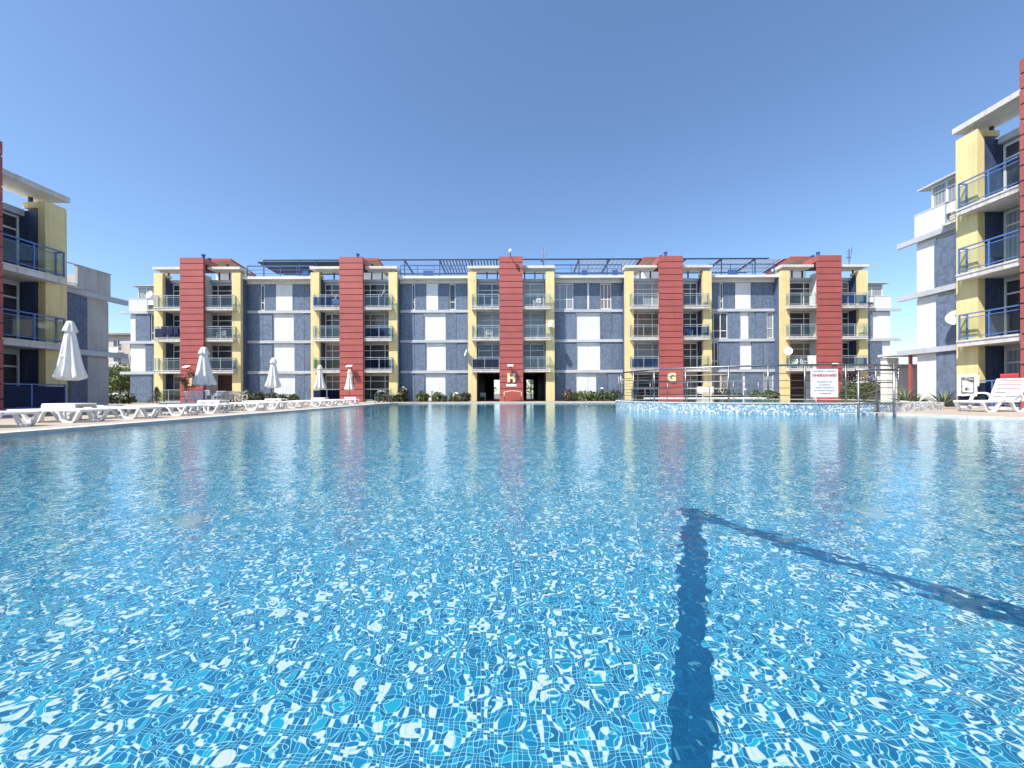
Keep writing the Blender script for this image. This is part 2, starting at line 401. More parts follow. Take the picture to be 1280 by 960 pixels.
# raised pool
rp = thing('raised_pool', 'small raised round pool with speckled blue mosaic wall at right', 'pool', (RC[0], RC[1], 0))
el = arc(0, 0, RA, RB, 0, 354, 59); eli = arc(0, 0, RA-.28, RB-.28, 0, 354, 59)
MB().wall(el, WZ-.9, RIM-.035).build('outer_wall', M['mosaic_wall'], rp)
MB().poly(offset(el, .02), RIM, [eli]).wall(offset(el, .02), RIM-.035, RIM).wall(eli, RIM-.4, RIM, flip=True).build('rim', M['coping'], rp)
MB().poly(el, RIM-.42).build('basin_floor', M['mosaic'], rp)
MB().poly(eli, RIM-.012).build('water_surface', M['water_calm'], rp)
# pale wall segment standing on the deck at its right
q = [(16.5,16.4),(16.5,15.0),(16.1,14.3),(13.6,13.45)]
q2 = [(16.1,16.4),(16.1,15.2),(15.85,14.68),(13.45,13.9)]
t = MB(); t.wall(q[::-1], 0, .30, closed=False); t.wall(q2, 0, .30, closed=False); t.poly(q[::-1]+q2, .30)
t.quad((*q[3],0),(*q[3],.3),(*q2[3],.3),(*q2[3],0))
tag(t.build('low_wall', M['mosaic_grey']), 'low curved grey mosaic wall on the deck right of the raised pool', 'wall')

# steel railing round the raised pool: each straight run of top rail is sub-divided only by posts
rr = thing('pool_railing', 'stainless steel railing standing on the rim of the raised pool', 'railing', (RC[0], RC[1], RIM))
def ell(a, k=.14): return ((RA-k)*math.cos(R(a)), (RB-k)*math.sin(R(a)))
A0, A1 = 150, 305
top = [(*ell(a), 1.27) for a in range(A0, A1+1, 5)]
MB().tube(top, .032, 8).build('handrail', M['steel'], rr, smooth=True)
for z in (.25,.50,.75,.99): MB().tube([(*ell(a), z) for a in range(A0, A1+1, 5)], .014, 6).build('rail', M['steel'], rr, smooth=True)
for a in (150, 163, 178, 194, 208, 222.5, 238, 250.5, 262, 276, 289, 305): MB().tube([(*ell(a),0),(*ell(a),1.27)], .028, 8).build('post', M['steel'], rr, smooth=True)
r2 = thing('pool_railing', 'lower stainless railing along the far rim of the raised pool', 'railing', (RC[0], RC[1], RIM))
for z in (1.02,.7,.38): MB().tube([(*ell(a), z) for a in range(55, 146, 6)], .022 if z > 1 else .013, 6).build('rail', M['steel'], r2, smooth=True)
for a in range(55, 146, 13): MB().tube([(*ell(a),0),(*ell(a),1.02)], .022, 6).build('post', M['steel'], r2, smooth=True)
# stairs with handrail between the pools
st = thing('pool_steps', 'white steps with steel handrails from the big pool up to the raised pool', 'steps', (11.05,11.65,WZ))
t = MB()
for i in range(3): t.bbox(-.5, .30+.26*i, -1.2, .5, .58+.26*i, -.10+.15*i)
t.build('step', M['mosaic_wall'], st)
for x in (-.54, .54):
    t = MB(); t.tube([(x,0,-1.2),(x,0,1.60 if x > 0 else 1.42)], .030, 8)
    t.build('handrail', M['steel'], st, smooth=True)
t = MB().tube([(-.54,.02,.60),(1.25,1.25,.80)], .024, 8).tube([(-.54,.02,.42),(1.25,1.25,.62)], .018, 8).tube([(1.25,1.25,.0),(1.25,1.25,.82)], .024, 8); t.build('stair_rail', M['steel'], st, smooth=True)
t = MB()
for z in (.40,1.02,1.40): t.tube([(-.62,0,z),(.66 if z > 1.3 else .54,0,z)], .034 if z > 1.3 else .018, 8)
t.lathe([(.01,-.05),(.05,-.02),(.05,.02),(.01,.05)], 10, (.68,0,1.40))
t.build('gate_rail', M['steel'], st, smooth=True)

# notice board
def text(body, size, mat, name, parent, loc, bold=0, ext=.003, rot=(90,0,0), sx=1):
    cu = bpy.data.curves.new('lettering', 'FONT'); cu.body = body; cu.size = size; cu.align_x = 'CENTER'; cu.align_y = 'CENTER'; cu.extrude = ext; cu.offset = bold
    tmp = bpy.data.objects.new('lettering', cu); col.objects.link(tmp); bpy.context.view_layer.update()
    me = bpy.data.meshes.new_from_object(tmp.evaluated_get(bpy.context.evaluated_depsgraph_get()))
    bpy.data.objects.remove(tmp); me.materials.clear(); me.materials.append(mat)
    o = bpy.data.objects.new(name, me); col.objects.link(o); o.parent = parent; o.location = loc; o.rotation_euler = tuple(R(x) for x in rot); o.scale = (sx,1,1)
    return o
YS = RC[1]-RB*.985+.06
sg = thing('notice_board', 'white notice board with red heading fixed to the steel pool railing', 'sign', (PX(1032,12.65), 12.70, .52), s=.9)
MB().bbox(-.5,-.012,0,.5,.012,1.04,.006).build('board', M['signwhite'], sg)
for s_, z, sz, mt, bd in (('БАСЕЙНЪТ Е ДЪЛБОК', .955, .075, 'signgrey', 0), ('ВНИМАНИЕ!', .80, .150, 'signred', .004), ('КЪПАНЕТО ТУК', .56, .07, 'signgrey', 0), ('ЗА ДЕЦАТА', .455, .07, 'signgrey', 0), ('САМО С РОДИТЕЛ', .35, .075, 'signgrey', 0), ('НЕ СКАЧАЙ В ВОДАТА', .245, .07, 'signgrey', 0), ('С УВАЖЕНИЕ', .14, .07, 'signgrey', 0)):
    text(s_, sz, M[mt], 'lettering', sg, (0,-.016,z), bd)

# stainless ladder at the far left corner of the pool
for i, (x, y, lb) in enumerate(((-8.75,26.9,'curved steel pool ladder rails by the far left pool corner'),)):
    ld = thing('pool_ladder', lb, 'ladder', (x, y, 0), 0)
    for dy in (-.28,.28):
        pts = [(-.75,dy,0)]+[(-.35+.4*math.cos(R(a)),dy,.55+.35*math.sin(R(a))) for a in range(170,-1,-17)]+[(.42,dy,-.1),(.45,dy,-.9)]
        MB().tube(pts, .028, 8).build('handrail', M['steel'], ld, smooth=True)
    MB().box(.40,-.28,-.35,.5,.28,-.32).build('step', M['steel'], ld)
# ------------------------------------------------------------------ apartment buildings
# local frame of a building: x along the facade (to the right for someone facing it), y into the building, z up; pier faces at y = 0
FL = [0, 2.83, 5.63, 8.38, 11.2]
def window(par, u0, u1, z0, z1, y, lay, pane, sub=None):
    "white frame with mullions (fractions of width) and an optional transom (fraction of height); pane is a sub-part"
    f = MB(); d = .07; t = .065
    f.box(u0,y-d,z0,u0+t,y,z1).box(u1-t,y-d,z0,u1,y,z1).box(u0+t,y-d,z0,u1-t,y,z0+t).box(u0+t,y-d,z1-t,u1-t,y,z1)
    mul, tr = lay
    for k in mul: x = u0+(u1-u0)*k; f.box(x-t/2,y-d+.004,z0+t,x+t/2,y-.004,z1-t)
    if tr:
        z = z0+(z1-z0)*tr; f.box(u0+t,y-d+.008,z-t/2,u1-t,y-.008,z+t/2)
    o = f.build('window', M['frame'], par)
    g = MB(); g.box(u0+.02,y-.03,z0+.02,u1-.02,y-.012,z1-.02); g.build('pane', M[pane], o)
    return o
def balcony(par, u0, u1, uend, z, gl, railm, side, ybk):
    "slab between u0..u1 (bay) overlapping the pier front to uend, with railing and glass; z = top of slab"
    s = MB(); a, b = (u0, u1) if side > 0 else (u1, u0)
    lo, hi = sorted((u0, uend)); s.box(lo,-.42,z-.25,hi,-.004,z); lo, hi = sorted((u0, u1)); s.box(lo,-.004,z-.25,hi,ybk,z)
    lo, hi = sorted((u0, uend)); s.box(lo,-.45,z-.06,hi,-.42,z+.012); k0 = 1 if uend > u0 else -1; lo, hi = sorted((u0-k0*.003, u0-k0*.56)); s.box(lo,-.34,z-.25,hi,ybk,z)
    o = s.build('balcony', M['slab'], par)
    r = MB(); k = 1 if uend > u0 else -1; y = -.37; w = .045; e = uend-k*.06; st_ = u0+k*.01
    r.bar((st_,y,z+1.08),(e,y,z+1.08),.05).bar((st_,y,z+.13),(e,y,z+.13),.035).bar((st_,y,z+.92),(e,y,z+.92),.03)
    for x in (st_+k*.03, u0+(e-u0)*.55, e): r.bar((x,y,z),(x,y,z+1.1),w)
    r.bar((e,y,z+1.08),(e,-.01,z+1.08),.05).bar((e,y,z+.13),(e,-.01,z+.13),.035).bar((e,-.04,z),(e,-.04,z+1.1),w)
    r.build('railing', M[railm], o)
    g = MB(); lo, hi = sorted((st_+k*.06, e-k*.04)); g.box(lo,y-.006,z+.16,hi,y+.006,z+.9); g.box(e-.006,y+.05,z+.16,e+.006,-.07,z+.9)
    g.build('glass_panel', M[gl], o)
    return o
LAY = {'L': ((.24,.76), .76), 'R': ((.24,.76), .76), 'C': ((.5,), .74)}
def module(B, c, nf, glz, ground, ybk=1.1, tw=1.03, tp=.6, pane=('pane','curtain','pane','curtain2'), vent=None, wide=False, railm='rail', stair=True, seed=0, flip=False):
    "one bay unit: red tower between two balcony stacks closed off by yellow piers; glz[side][storey] = glass kind"
    rd = random.Random(seed); H = FL[nf]
    # tower: panels with recessed joints
    t = MB(); ht = H+1.55; n = int(round(ht/.556)); t.m = 1; t.box(c-tw+.03,-tp+.03,0,c+tw-.03,-tp+.22,ht-.03); t.box(c-tw+.05,-tp+.22,H+.68,c+tw-.05,1.14,ht-.04); t.m = 0
    for i in range(n):
        t.box(c-tw,-tp,i*ht/n+(.028 if i else 0),c+tw,-tp+.24,(i+1)*ht/n-.028)
        if i*ht/n > H+.5: t.box(c-tw+.01,-tp+.242,i*ht/n+.028,c+tw-.01,1.15,(i+1)*ht/n-.028)
    t.build('tower', [M['red'], M['groove']], B)
    MB().box(c-.45,-tp+.25,0,c+.45,ybk,H+.3).build('partition', M['white'], B)
    for sd in (-1, 1):
        a, b = sorted((c+sd*3.1, c+sd*3.87))
        MB().box(a,0,0,b,.3,H+.37).build('pier', M['yellow'], B)
        mid = c+sd*3.45; lo, hi = sorted((c+sd*3.104, mid)); MB().box(lo,.3,0,hi,ybk,H-.05).build('side_wall', M['navy'], B)  # inner half darkened by its tile colour, as if in shade
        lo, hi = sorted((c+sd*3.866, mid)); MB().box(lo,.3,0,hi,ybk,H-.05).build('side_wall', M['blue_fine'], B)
        # canopy over the top balcony
        k = MB(); u0 = c+sd*(tw+.004); u1 = c+sd*3.9; lo, hi = sorted((u0, u1)); k.box(lo,-.12,H+.66,hi,1.25,H+.88)
        x = c+sd*3.45; k.box(x-.06,.20,H+.37,x+.06,.26,H+.66)
        k.build('canopy', M['canopy'], B)
        for x, yy in ((3.4,.98),(2.2,.98),(1.25,.98)): MB().box(c+sd*x-.05,yy-.05,H-.02,c+sd*x+.05,yy+.05,H+.66).build('canopy_post', M['rail_dark'], B)
        x = c+sd*3.45; MB().box(x-.30,.30,H+.10,x+.30,1.0,H+.34).build('roof_beam', M['yellow'], B)
        # cross wall beam closing the top
        lo, hi = sorted((c+sd*.46, c+sd*3.1))
        MB().box(lo,.86,H-.28,hi,ybk,H-.02).build('lintel', M['band'], B)
        MB().box(lo,ybk-.02,2.6 if ground[0 if sd < 0 else 1] == 'open' else 0,hi,ybk+.02,H-.3).build('back_wall', M['white'], B)
        for f in range(nf):
            z = FL[f]+(.05 if f else .12)
            g = glz[0 if sd < 0 else 1][f]
            p = pane[(f+rd.randrange(4)) % 4]
            if f > 0 or ground[0 if sd < 0 else 1] == 'rail':
                if wide: u0_, u1_ = c+sd*.47, c+sd*3.04
                else: u0_, u1_ = (c+sd*.47, c+sd*3.04)
                lo2, hi2 = sorted((u0_, u1_))
                window(B, lo2, hi2, z, FL[f]+2.42, ybk-.02, LAY['C' if wide else ('L' if sd < 0 else 'R')], p)
            if f > 0:
                gk = {'g':'glass','e':'glass_green','b':'glass_blue','n':'glass_navy','c':'fabric_blue'}[g]
                balcony(B, c+sd*(tw+.004), c+sd*3.1, c+sd*3.5, FL[f], gk, railm if g != 'n' else 'rail', sd, ybk-.02)
            else:
                kind = ground[0 if sd < 0 else 1]
                if kind == 'rail':
                    gk = {'g':'glass','e':'glass_green','b':'glass_blue','n':'glass_navy','c':'fabric_blue'}[g]
                    lo2, hi2 = sorted((c+sd*tw, c+sd*3.5)); s = MB().box(lo2,-.40,0,hi2,-.004,.10)
                    o = s.build('terrace', M['slab'], B); r = MB(); r.bar((lo2,-.36,1.12),(hi2,-.36,1.12),.05).bar((lo2,-.36,.2),(hi2,-.36,.2),.035)
                    for x in (lo2+.03, (lo2+hi2)/2, hi2-.03): r.bar((x,-.36,.1),(x,-.36,1.12),.045)
                    r.build('railing', M[railm], o); MB().box(lo2+.05,-.366,.24,hi2-.05,-.354,1.04).build('glass_panel', M[gk], o)
                elif kind == 'shutter':
                    lo2, hi2 = sorted((c+sd*tw, c+sd*3.1)); s = MB()
                    for i in range(16): s.box(lo2+.03,ybk-.10,i*.155,hi2-.03,ybk-.03,i*.155+.145)
                    s.build('shutter', M['brown'], B)
    if stair:   # red slab roof of the stair head behind the tower
        t = MB(); t.m = 0; x0, x1 = c-1.42, c+1.42; ya, yb, za, zb = 2.2, 5.8, H+2.42, H+2.0
        t.add([(x0,ya,za-.22),(x1,ya,za-.22),(x1,ya,za),(x0,ya,za),(x0,yb,zb-.22),(x1,yb,zb-.22),(x1,yb,zb),(x0,yb,zb)], [(0,1,2,3),(1,5,6,2),(5,4,7,6),(4,0,3,7),(3,2,6,7)])
        t.m = 1; t.add([(x0,ya,za-.222),(x1,ya,za-.222),(x1,yb,zb-.222),(x0,yb,zb-.222)], [(0,3,2,1)])
        o = t.build('stair_roof', [M['redroof'], M['soffit']], B)
        MB().box(c-1.1,3.6,H+.25,c+1.1,5.6,H+1.75).build('stair_house', M['white'], B)
        MB().box(c+.5,2.9,H+1.9,c+.62,3.02,H+2.1).build('lamp', M['black'], o)
    if vent:
        for k, (dx, h) in enumerate(vent):
            t = MB().lathe([(.13,0),(.13,h),(.17,h),(.17,h+.08),(.02,h+.12)], 12, (c+dx, .9, H+1.5)); t.build('vent_pipe', M['roof_blue'], B, smooth=False)

def recess(B, u0, u1, f, items, extra_band=(0,0), nf=4, yb=.96, noband=False):
    "panels of one storey of the set-back wall; items = (ua, ub, kind)"
    z0 = FL[f]+.02 if f else .05; z1 = FL[f+1]-.29
    if f == nf-1: z1 = FL[f+1]-.42
    for ua, ub, k in items:
        if k in 'bdn': 
            t = MB(); t.box(ua+.012,yb,z0,ub-.012,1.12,z1-(.16 if k == 'd' else 0)); t.build('wall_panel', M['blue_fine' if k == 'n' else 'blue'], B)
        elif k in 'wc':
            MB().box(ua+.004,yb+.11,z0,ub-.004,1.12,z1).build('wall_panel', M['panel_white' if k == 'w' else 'concrete'], B)
        elif k == 'f':
            MB().box(ua+.004,yb-.02,z0,ub-.004,1.12,z1).build('wall_panel', M['panel_white'], B)
        else:
            n = 1 if ub-ua < 1.0 else 2
            window(B, ua+.02, ub-.02, z0+.02, z1-.02, 1.1, (() if ub-ua < .7 else tuple((i+1)/(n+1) for i in range(n)), .30 if k == 'v' else .38), {'v':'pane','k':'curtain','q':'curtain2'}[k])
def bands(B, u0, u1, nf, e0=0, e1=0, top=True):
    for f in range(1, nf): MB().box(u0-e0,.88,FL[f]-.25,u1+e1,1.0 if (e0 or e1) else 1.12,FL[f]).build('floor_band', M['band'], B)
def eaves(B, u0, u1, nf):
    H = FL[nf]
    MB().box(u0,.86,H-.40,u1,1.12,H-.12).build('floor_band', M['white'], B)
    MB().box(u0,.25,H-.11,u1,1.5,H+.10).build('eaves', M['white'], B)
def roofrail(B, u0, u1, z, y, mat='roof_blue'):
    r = MB(); r.bar((u0,y,z+1.1),(u1,y,z+1.1),.09).bar((u0,y,z+.75),(u1,y,z+.75),.04).bar((u0,y,z+.4),(u1,y,z+.4),.04)
    n = max(1, int((u1-u0)/1.5))
    for i in range(n+1): x = u0+(u1-u0)*i/n; r.bar((x,y,z),(x,y,z+1.1),.05)
    return r.build('roof_railing', M[mat], B)
def endwing(B, s, ui, ue, nf, rows, penthouse=True, depth=9, terrace='glass', wallm='white'):
    "lower wing at a building's end (s = +1 to the right): body from ui (against the pier) to ue, fins projecting past it"
    lo, hi = sorted((ui, ue)); H = FL[nf-1]
    MB().box(lo,1.12,0,hi,depth,H-.1).build('wall', M[wallm], B)
    fe = ue+s*.8
    for f in range(1, nf): a, b = sorted((ui, fe)); MB().box(a,.86,FL[f]-.25,b,1.02,FL[f]).build('floor_band', M['band'], B)
    for f, items in enumerate(rows): recess(B, lo, hi, f, [(min(a,b), max(a,b), k) for a, b, k in items], nf=99)
    # parapet: solid outer part, railing by the pier
    um = ui+(ue-ui)*.46; a, b = sorted((um, ue))
    t = MB().box(a,.96,H-.02,b,1.10,H+1.12); e = sorted((ue-s*.14, ue)); t.box(e[0],1.10,H-.02,e[1],depth,H+1.12)
    t.box(a-.02,.94,H+1.12,b+.02,1.14,H+1.16); t.build('parapet', M[wallm], B)
    a, b = sorted((ui, um)); MB().box(a,.70,H-.02,b+.0,1.5,H+.08).build('terrace_slab', M['slab'], B)
    r = MB(); r.bar((a,.9,H+1.1),(b,.9,H+1.1),.045).bar((a,.9,H+.2),(b,.9,H+.2),.03)
    for x in (a+.03, b-.03): r.bar((x,.9,H+.08),(x,.9,H+1.1),.045)
    o = r.build('terrace_railing', M['rail'], B)
    if terrace: MB().box(a+.06,.895,H+.55,b-.06,.905,H+1.0).build('glass_panel', M['plastic'], o)
    if penthouse:
        ux = ue-s*.45; a, b = sorted((ui, ux)); yy = 1.4
        window(B, a, b, H+.5, H+2.35, yy, ((.30,.62), .80), 'curtain')
        MB().box(a,yy-.06,H-.02,b,yy+.05,H+.5).build('penthouse_wall', M['white'], B)
        e = sorted((ux-s*.08, ux)); 
        t = MB().box(e[0],yy+.05,H-.02,e[1],depth-1,H+2.35); t.build('penthouse_wall', M['frame'], B)
        a, b = sorted((ui, ux+s*.45)); MB().add([(a,yy-.3,H+2.36),(b,yy-.3,H+2.36),(b,yy-.3,H+2.44),(a,yy-.3,H+2.44),(a,depth-1,H+2.56),(b,depth-1,H+2.56),(b,depth-1,H+2.64),(a,depth-1,H+2.64)],
            [(0,1,2,3),(1,5,6,2),(5,4,7,6),(4,0,3,7),(3,2,6,7),(0,4,5,1)]).build('penthouse_roof', M['band'], B)

# ---- the long building across the pool
YB, XB = 34.3, -.05
F = thing('apartment_building', 'long four storey blue and white apartment block with five red towers across the pool', 'building', (XB, YB, 0))
C = [-28.04, -14.04, 0, 14.06, 28.0]
def U(px, y=.96): return (px-640)*(YB+y)/480-XB
GL = [  # per tower: (left, right), storeys ground..top
    ('egcg', 'gbgg'), ('negb', 'ebbg'), ('gngg', 'gggg'), ('bbgg', 'ggbg'), ('gggg', 'bbgb')]
GR = [('rail','shutter'), ('rail','rail'), ('open','open'), ('rail','rail'), ('shutter','rail')]
VE = [((-.15,.75),(.40,.4)), ((.0,.75),(.35,.45)), None, ((-.35,.5),(.1,.8)), ((-.35,.45),(.15,.75))]
for i, c in enumerate(C):
    module(F, c, 4, GL[i], GR[i], vent=VE[i], wide=(i == 2), stair=(i != 2), seed=i, flip=(i > 2), pane=(('pane','pane','pane','curtain2'), ('pane','curtain2','pane','pane'), ('curtain','pane_blue','curtain','pane_blue'), ('curtain2','pane','curtain','curtain2'), ('pane','curtain','pane','curtain2'))[i])
# body: solid above, ground floor with the two open passages of the middle tower
e0, e1 = C[0]-3.87, C[4]+3.87; dep = 11
t = MB(); t.box(e0,1.13,2.75,e1,dep,11.05); t.box(e0,1.13,0,-3.1,dep,2.75); t.box(3.1,1.13,0,e1,dep,2.75); t.box(-1.03,1.13,0,1.03,dep,2.75)
t.build('wall', M['white'], F)
t = MB()
for s in (-1, 1):
    a, b = sorted((s*1.03, s*3.1)); g0, g1 = (-2.05,-1.25) if s < 0 else (1.75,2.55)
    t.box(a,dep-.3,0,g0,dep-.1,2.74).box(g1,dep-.3,0,b,dep-.1,2.74).box(g0,dep-.3,2.3,g1,dep-.1,2.74)
    t.build('passage_wall', M['brown'], F); t = MB()
t = MB()
for a, b in ((-3.09,-1.04),(1.04,3.09)): t.box(a,1.14,0.003,b,dep-.3,.012); t.box(a,1.14,2.70,b,dep-.3,2.745); t.box(a,1.14,.012,a+.04,dep-.3,2.70); t.box(b-.04,1.14,.012,b,dep-.3,2.70)
t.build('passage_lining', M['brown'], F)
Z1 = lambda pts, o, s: [(U(o+a/s), U(o+b/s), k) for a, b, k in pts]
RS = [ # recess between towers, storeys ground..top, photo columns
    Z1([(745,800,'b'),(800,868,'b'),(868,998,'w'),(998,1050,'d'),(1050,1115,'b')],140,4.365), Z1([(745,825,'b'),(825,877,'b'),(877,995,'w'),(995,1050,'d'),(1050,1115,'b')],140,4.365),
    Z1([(745,825,'b'),(825,877,'b'),(877,992,'w'),(992,1050,'d'),(1050,1115,'b')],140,4.365), Z1([(745,810,'b'),(810,834,'v'),(834,898,'b'),(898,987,'f'),(987,1050,'b'),(1050,1115,'b')],140,4.365)], [
    Z1([(528,605,'b'),(605,658,'d'),(658,771,'w'),(771,835,'d'),(835,902,'b')],380,4.364), Z1([(528,605,'b'),(605,664,'b'),(664,773,'w'),(773,835,'d'),(835,902,'b')],380,4.364),
    Z1([(528,605,'b'),(605,655,'d'),(655,773,'w'),(773,833,'d'),(833,902,'b')],380,4.364), Z1([(528,588,'b'),(588,608,'v'),(608,670,'b'),(670,734,'f'),(734,794,'b'),(794,829,'v'),(829,902,'b')],380,4.364)], [
    Z1([(525,598,'b'),(598,653,'d'),(653,718,'w'),(718,767,'w'),(767,828,'d'),(828,890,'b'),(890,914,'v')],570,4.364), Z1([(525,603,'b'),(603,659,'b'),(659,718,'w'),(718,788,'w'),(788,853,'b'),(853,914,'b')],570,4.364),
    Z1([(525,603,'b'),(603,656,'b'),(656,718,'w'),(718,788,'w'),(788,853,'d'),(853,914,'b')],570,4.364), Z1([(525,644,'k'),(644,718,'b'),(718,728,'f'),(728,789,'b'),(789,851,'q'),(851,914,'b')],570,4.364)], [
    Z1([(562,660,'q'),(660,733,'b'),(733,751,'w'),(751,848,'b'),(848,906,'k'),(906,912,'b')],760,4.364), Z1([(562,605,'v'),(605,666,'b'),(666,719,'b'),(719,786,'w'),(786,850,'b'),(850,912,'b')],760,4.364),
    Z1([(562,656,'v'),(656,722,'b'),(722,771,'w'),(771,807,'d'),(807,868,'b'),(868,912,'k')],760,4.364), Z1([(562,613,'b'),(613,633,'v'),(633,696,'b'),(696,779,'f'),(779,846,'b'),(846,912,'b')],760,4.364)]
RR = [(C[i]+3.87, C[i+1]-3.87) for i in range(4)]
for i, (a, b) in enumerate(RR):
    for f in range(4):
        it = list(RS[i][f]); it[0] = (a, it[0][1], it[0][2]); it[-1] = (it[-1][0], b, it[-1][2]); recess(F, a, b, f, it)
    bands(F, a, b, 4); eaves(F, a, b, 4)
    roofrail(F, a+.1, b-.1, 11.3, .75)
endwing(F, -1, e0, e0-3.15, 4, [
    [(e0,e0-1.1,'q'),(e0-1.1,e0-3.1,'b')], [(e0,e0-1.7,'b'),(e0-1.7,e0-3.15,'w')], [(e0,e0-1.25,'v'),(e0-1.25,e0-2.6,'b'),(e0-2.6,e0-3.15,'w')]])
endwing(F, 1, e1, e1+3.05, 4, [
    [(e1,e1+1.5,'b'),(e1+1.5,e1+3.05,'w')], [(e1,e1+.9,'b'),(e1+.9,e1+2.2,'d'),(e1+2.2,e1+3.05,'w')], [(e1,e1+.35,'b'),(e1+.35,e1+1.35,'d'),(e1+1.35,e1+3.05,'w')]])
# roof pergolas
t = MB(); zt = 13.95
t.bar((-24.5,3.7,zt),(25.5,3.7,zt),.12); t.bar((-24.5,7.2,zt-.30),(25.5,7.2,zt-.30),.10)
for px in (331,376,396,431,507,551,592,680,725,760,822,903,945):
    u = (px-640)*38/480; t.bar((u,3.7,11.1),(u,3.7,zt),.08)
for px in (507,551,590,622,725,763,802,858,903,945,985): u = (px-640)*38/480; t.bar((u,3.7,zt-.05),(u,7.2,zt-.32),.14)
t.build('pergola', M['navy_steel'], F)
for a, b, kind in ((322,424,'solid'),(553,624,'slat'),(727,806,'slatlight'),(898,985,'slatlight')):
    u0, u1 = (a-640)*38/480, (b-640)*38/480; t = MB()
    if kind == 'solid': t.add([(u0,3.8,zt-.16),(u1,3.8,zt-.16),(u1,7.2,zt-.30),(u0,7.2,zt-.30),(u0,3.8,zt-.10),(u1,3.8,zt-.10),(u1,7.2,zt-.24),(u0,7.2,zt-.24)],[(0,3,2,1),(4,5,6,7),(0,1,5,4),(1,2,6,5),(2,3,7,6),(3,0,4,7)])
    else:
        n = int((u1-u0)/(.30 if kind == 'slat' else .42))
        for k in range(n): x = u0+(u1-u0)*(k+.5)/n; t.bar((x,3.72,zt+.0),(x,7.2,zt-.28),.11 if kind == 'slat' else .2,.05)
    t.build('pergola_roof', M[{'solid':'navy_cloth','slat':'navy_steel','slatlight':'pale_slat'}[kind]], F)
for u, k in ((-19.5,0),(-8.2,1),(6.6,0),(9.5,0),(20.3,1)):     # low roof-terrace partitions
    MB().box(u,1.6,11.1,u+(.9 if k else .5),1.68,12.2).build('roof_partition', M['roof_blue'], F)

# ---- the block on the right side of the pool (faces left)
XR, CR = 19.3, 12.8
G = thing('apartment_building', 'tall blue, white and yellow apartment block at the right edge with blue balcony railings', 'building', (XR, CR, 0), -90)
module(G, 0, 4, ('nggg','bggg'), ('rail','rail'), tw=1.17, tp=.8, railm='rail_blue', pane=('pane','curtain','pane','curtain'), seed=11, stair=False)
t = MB().box(-3.87,1.13,0,11.5,10,11.05); t.build('wall', M['white'], G)
endwing(G, -1, -3.87, -6.5, 4, [
    [(-3.87,-5.55,'b'),(-5.55,-6.5,'w')], [(-3.87,-5.55,'d'),(-5.55,-6.5,'w')], [(-3.87,-5.62,'d'),(-5.62,-6.5,'w')]])
for f in range(4): recess(G, 3.87, 10.1, f, [(3.87,5.1,'b'),(5.1,6.6,'b'),(6.6,8.4,'w'),(8.4,9.4,'b'),(9.4,10.1,'k')])
bands(G, 3.87, 10.1, 4); eaves(G, 3.87, 10.1, 4)
module(G, 14, 4, ('gggg','gggg'), ('rail','rail'), tw=1.17, tp=.8, railm='rail_blue', seed=12, stair=False)
# ---- the lower block on the left side (faces right)
K = thing('apartment_building', 'shaded three storey apartment block at the left edge with concrete end wall', 'building', (-XR, CR, 0), 90)
module(K, 0, 3, ('cgg','cgg'), ('rail','rail'), tw=1.17, tp=.8, railm='rail_blue', pane=('pane','pane','pane','pane'), seed=21, stair=False)
t = MB().box(-11.5,1.13,0,3.87,10,FL[3]-.1); t.build('wall', M['white'], K)
endwing(K, 1, 3.87, 6.6, 3, [[(3.87,5.55,'n'),(5.55,6.6,'c')], [(3.87,5.55,'n'),(5.55,6.6,'c')]], penthouse=False, terrace='', wallm='concrete')  # end panels in deeper blue: the block's shade put into the tile colour
for f in range(3): recess(K, -10.1, -3.87, f, [(-10.1,-8.9,'b'),(-8.9,-7.3,'w'),(-7.3,-3.87,'b')], nf=3)
bands(K, -10.1, -3.87, 3); eaves(K, -10.1, -3.87, 3)

# ---- apartment house far behind on the left
D = thing('apartment_building', 'distant pale pink apartment house with brown tiled roof between the two blocks at left', 'building', (PX(150,77), 77, 0))
MB().box(-9,0,0,5,10,12.6).build('wall', M['pinkwall'], D)
t = MB(); t.add([(-9.5,-.6,12.6),(5.5,-.6,12.6),(5.5,10.6,12.6),(-9.5,10.6,12.6),(-6,5,13.9),(2,5,13.9)], [(0,1,5,4),(1,2,5),(2,3,4,5),(3,0,4),(0,3,2,1)]); t.build('roof', M['roof_tile'], D)
for f in range(4):
    z = .4+f*2.95
    for x in (-6.5,-1.3):
        window(D, x, x+1.7, z+.4, z+2.5, .0, ((.5,), .35), 'pane')
        MB().box(x-.2,-1.1,z-.15,x+2.1,-.01,z).box(x-.2,-1.1,z,x+2.1,-1.0,z+.9).build('balcony', M['white'], D)
    window(D, 2.0, 3.3, z+.7, z+2.4, .0, ((), 0), 'pane')

# ---- white pavilion between the far and right blocks
pv = thing('pavilion', 'small white pavilion with flat roof and red post beside the right apartment block', 'kiosk', (20.3, 19.5, 0))
MB().box(.1,1.4,0,.75,1.75,2.55).box(.76,1.44,0,4,1.75,2.2).build('wall', M['panel_white'], pv)
t = MB(); t.box(-.02,.1,2.62,4.2,1.8,2.74); t.build('roof', M['slab'], pv)
MB().box(.10,.15,0,.21,.26,2.62).build('post', M['red'], pv)
t = MB().box(.76,1.40,1.98,3.9,1.43,2.2); t.build('trim', M['band'], pv)
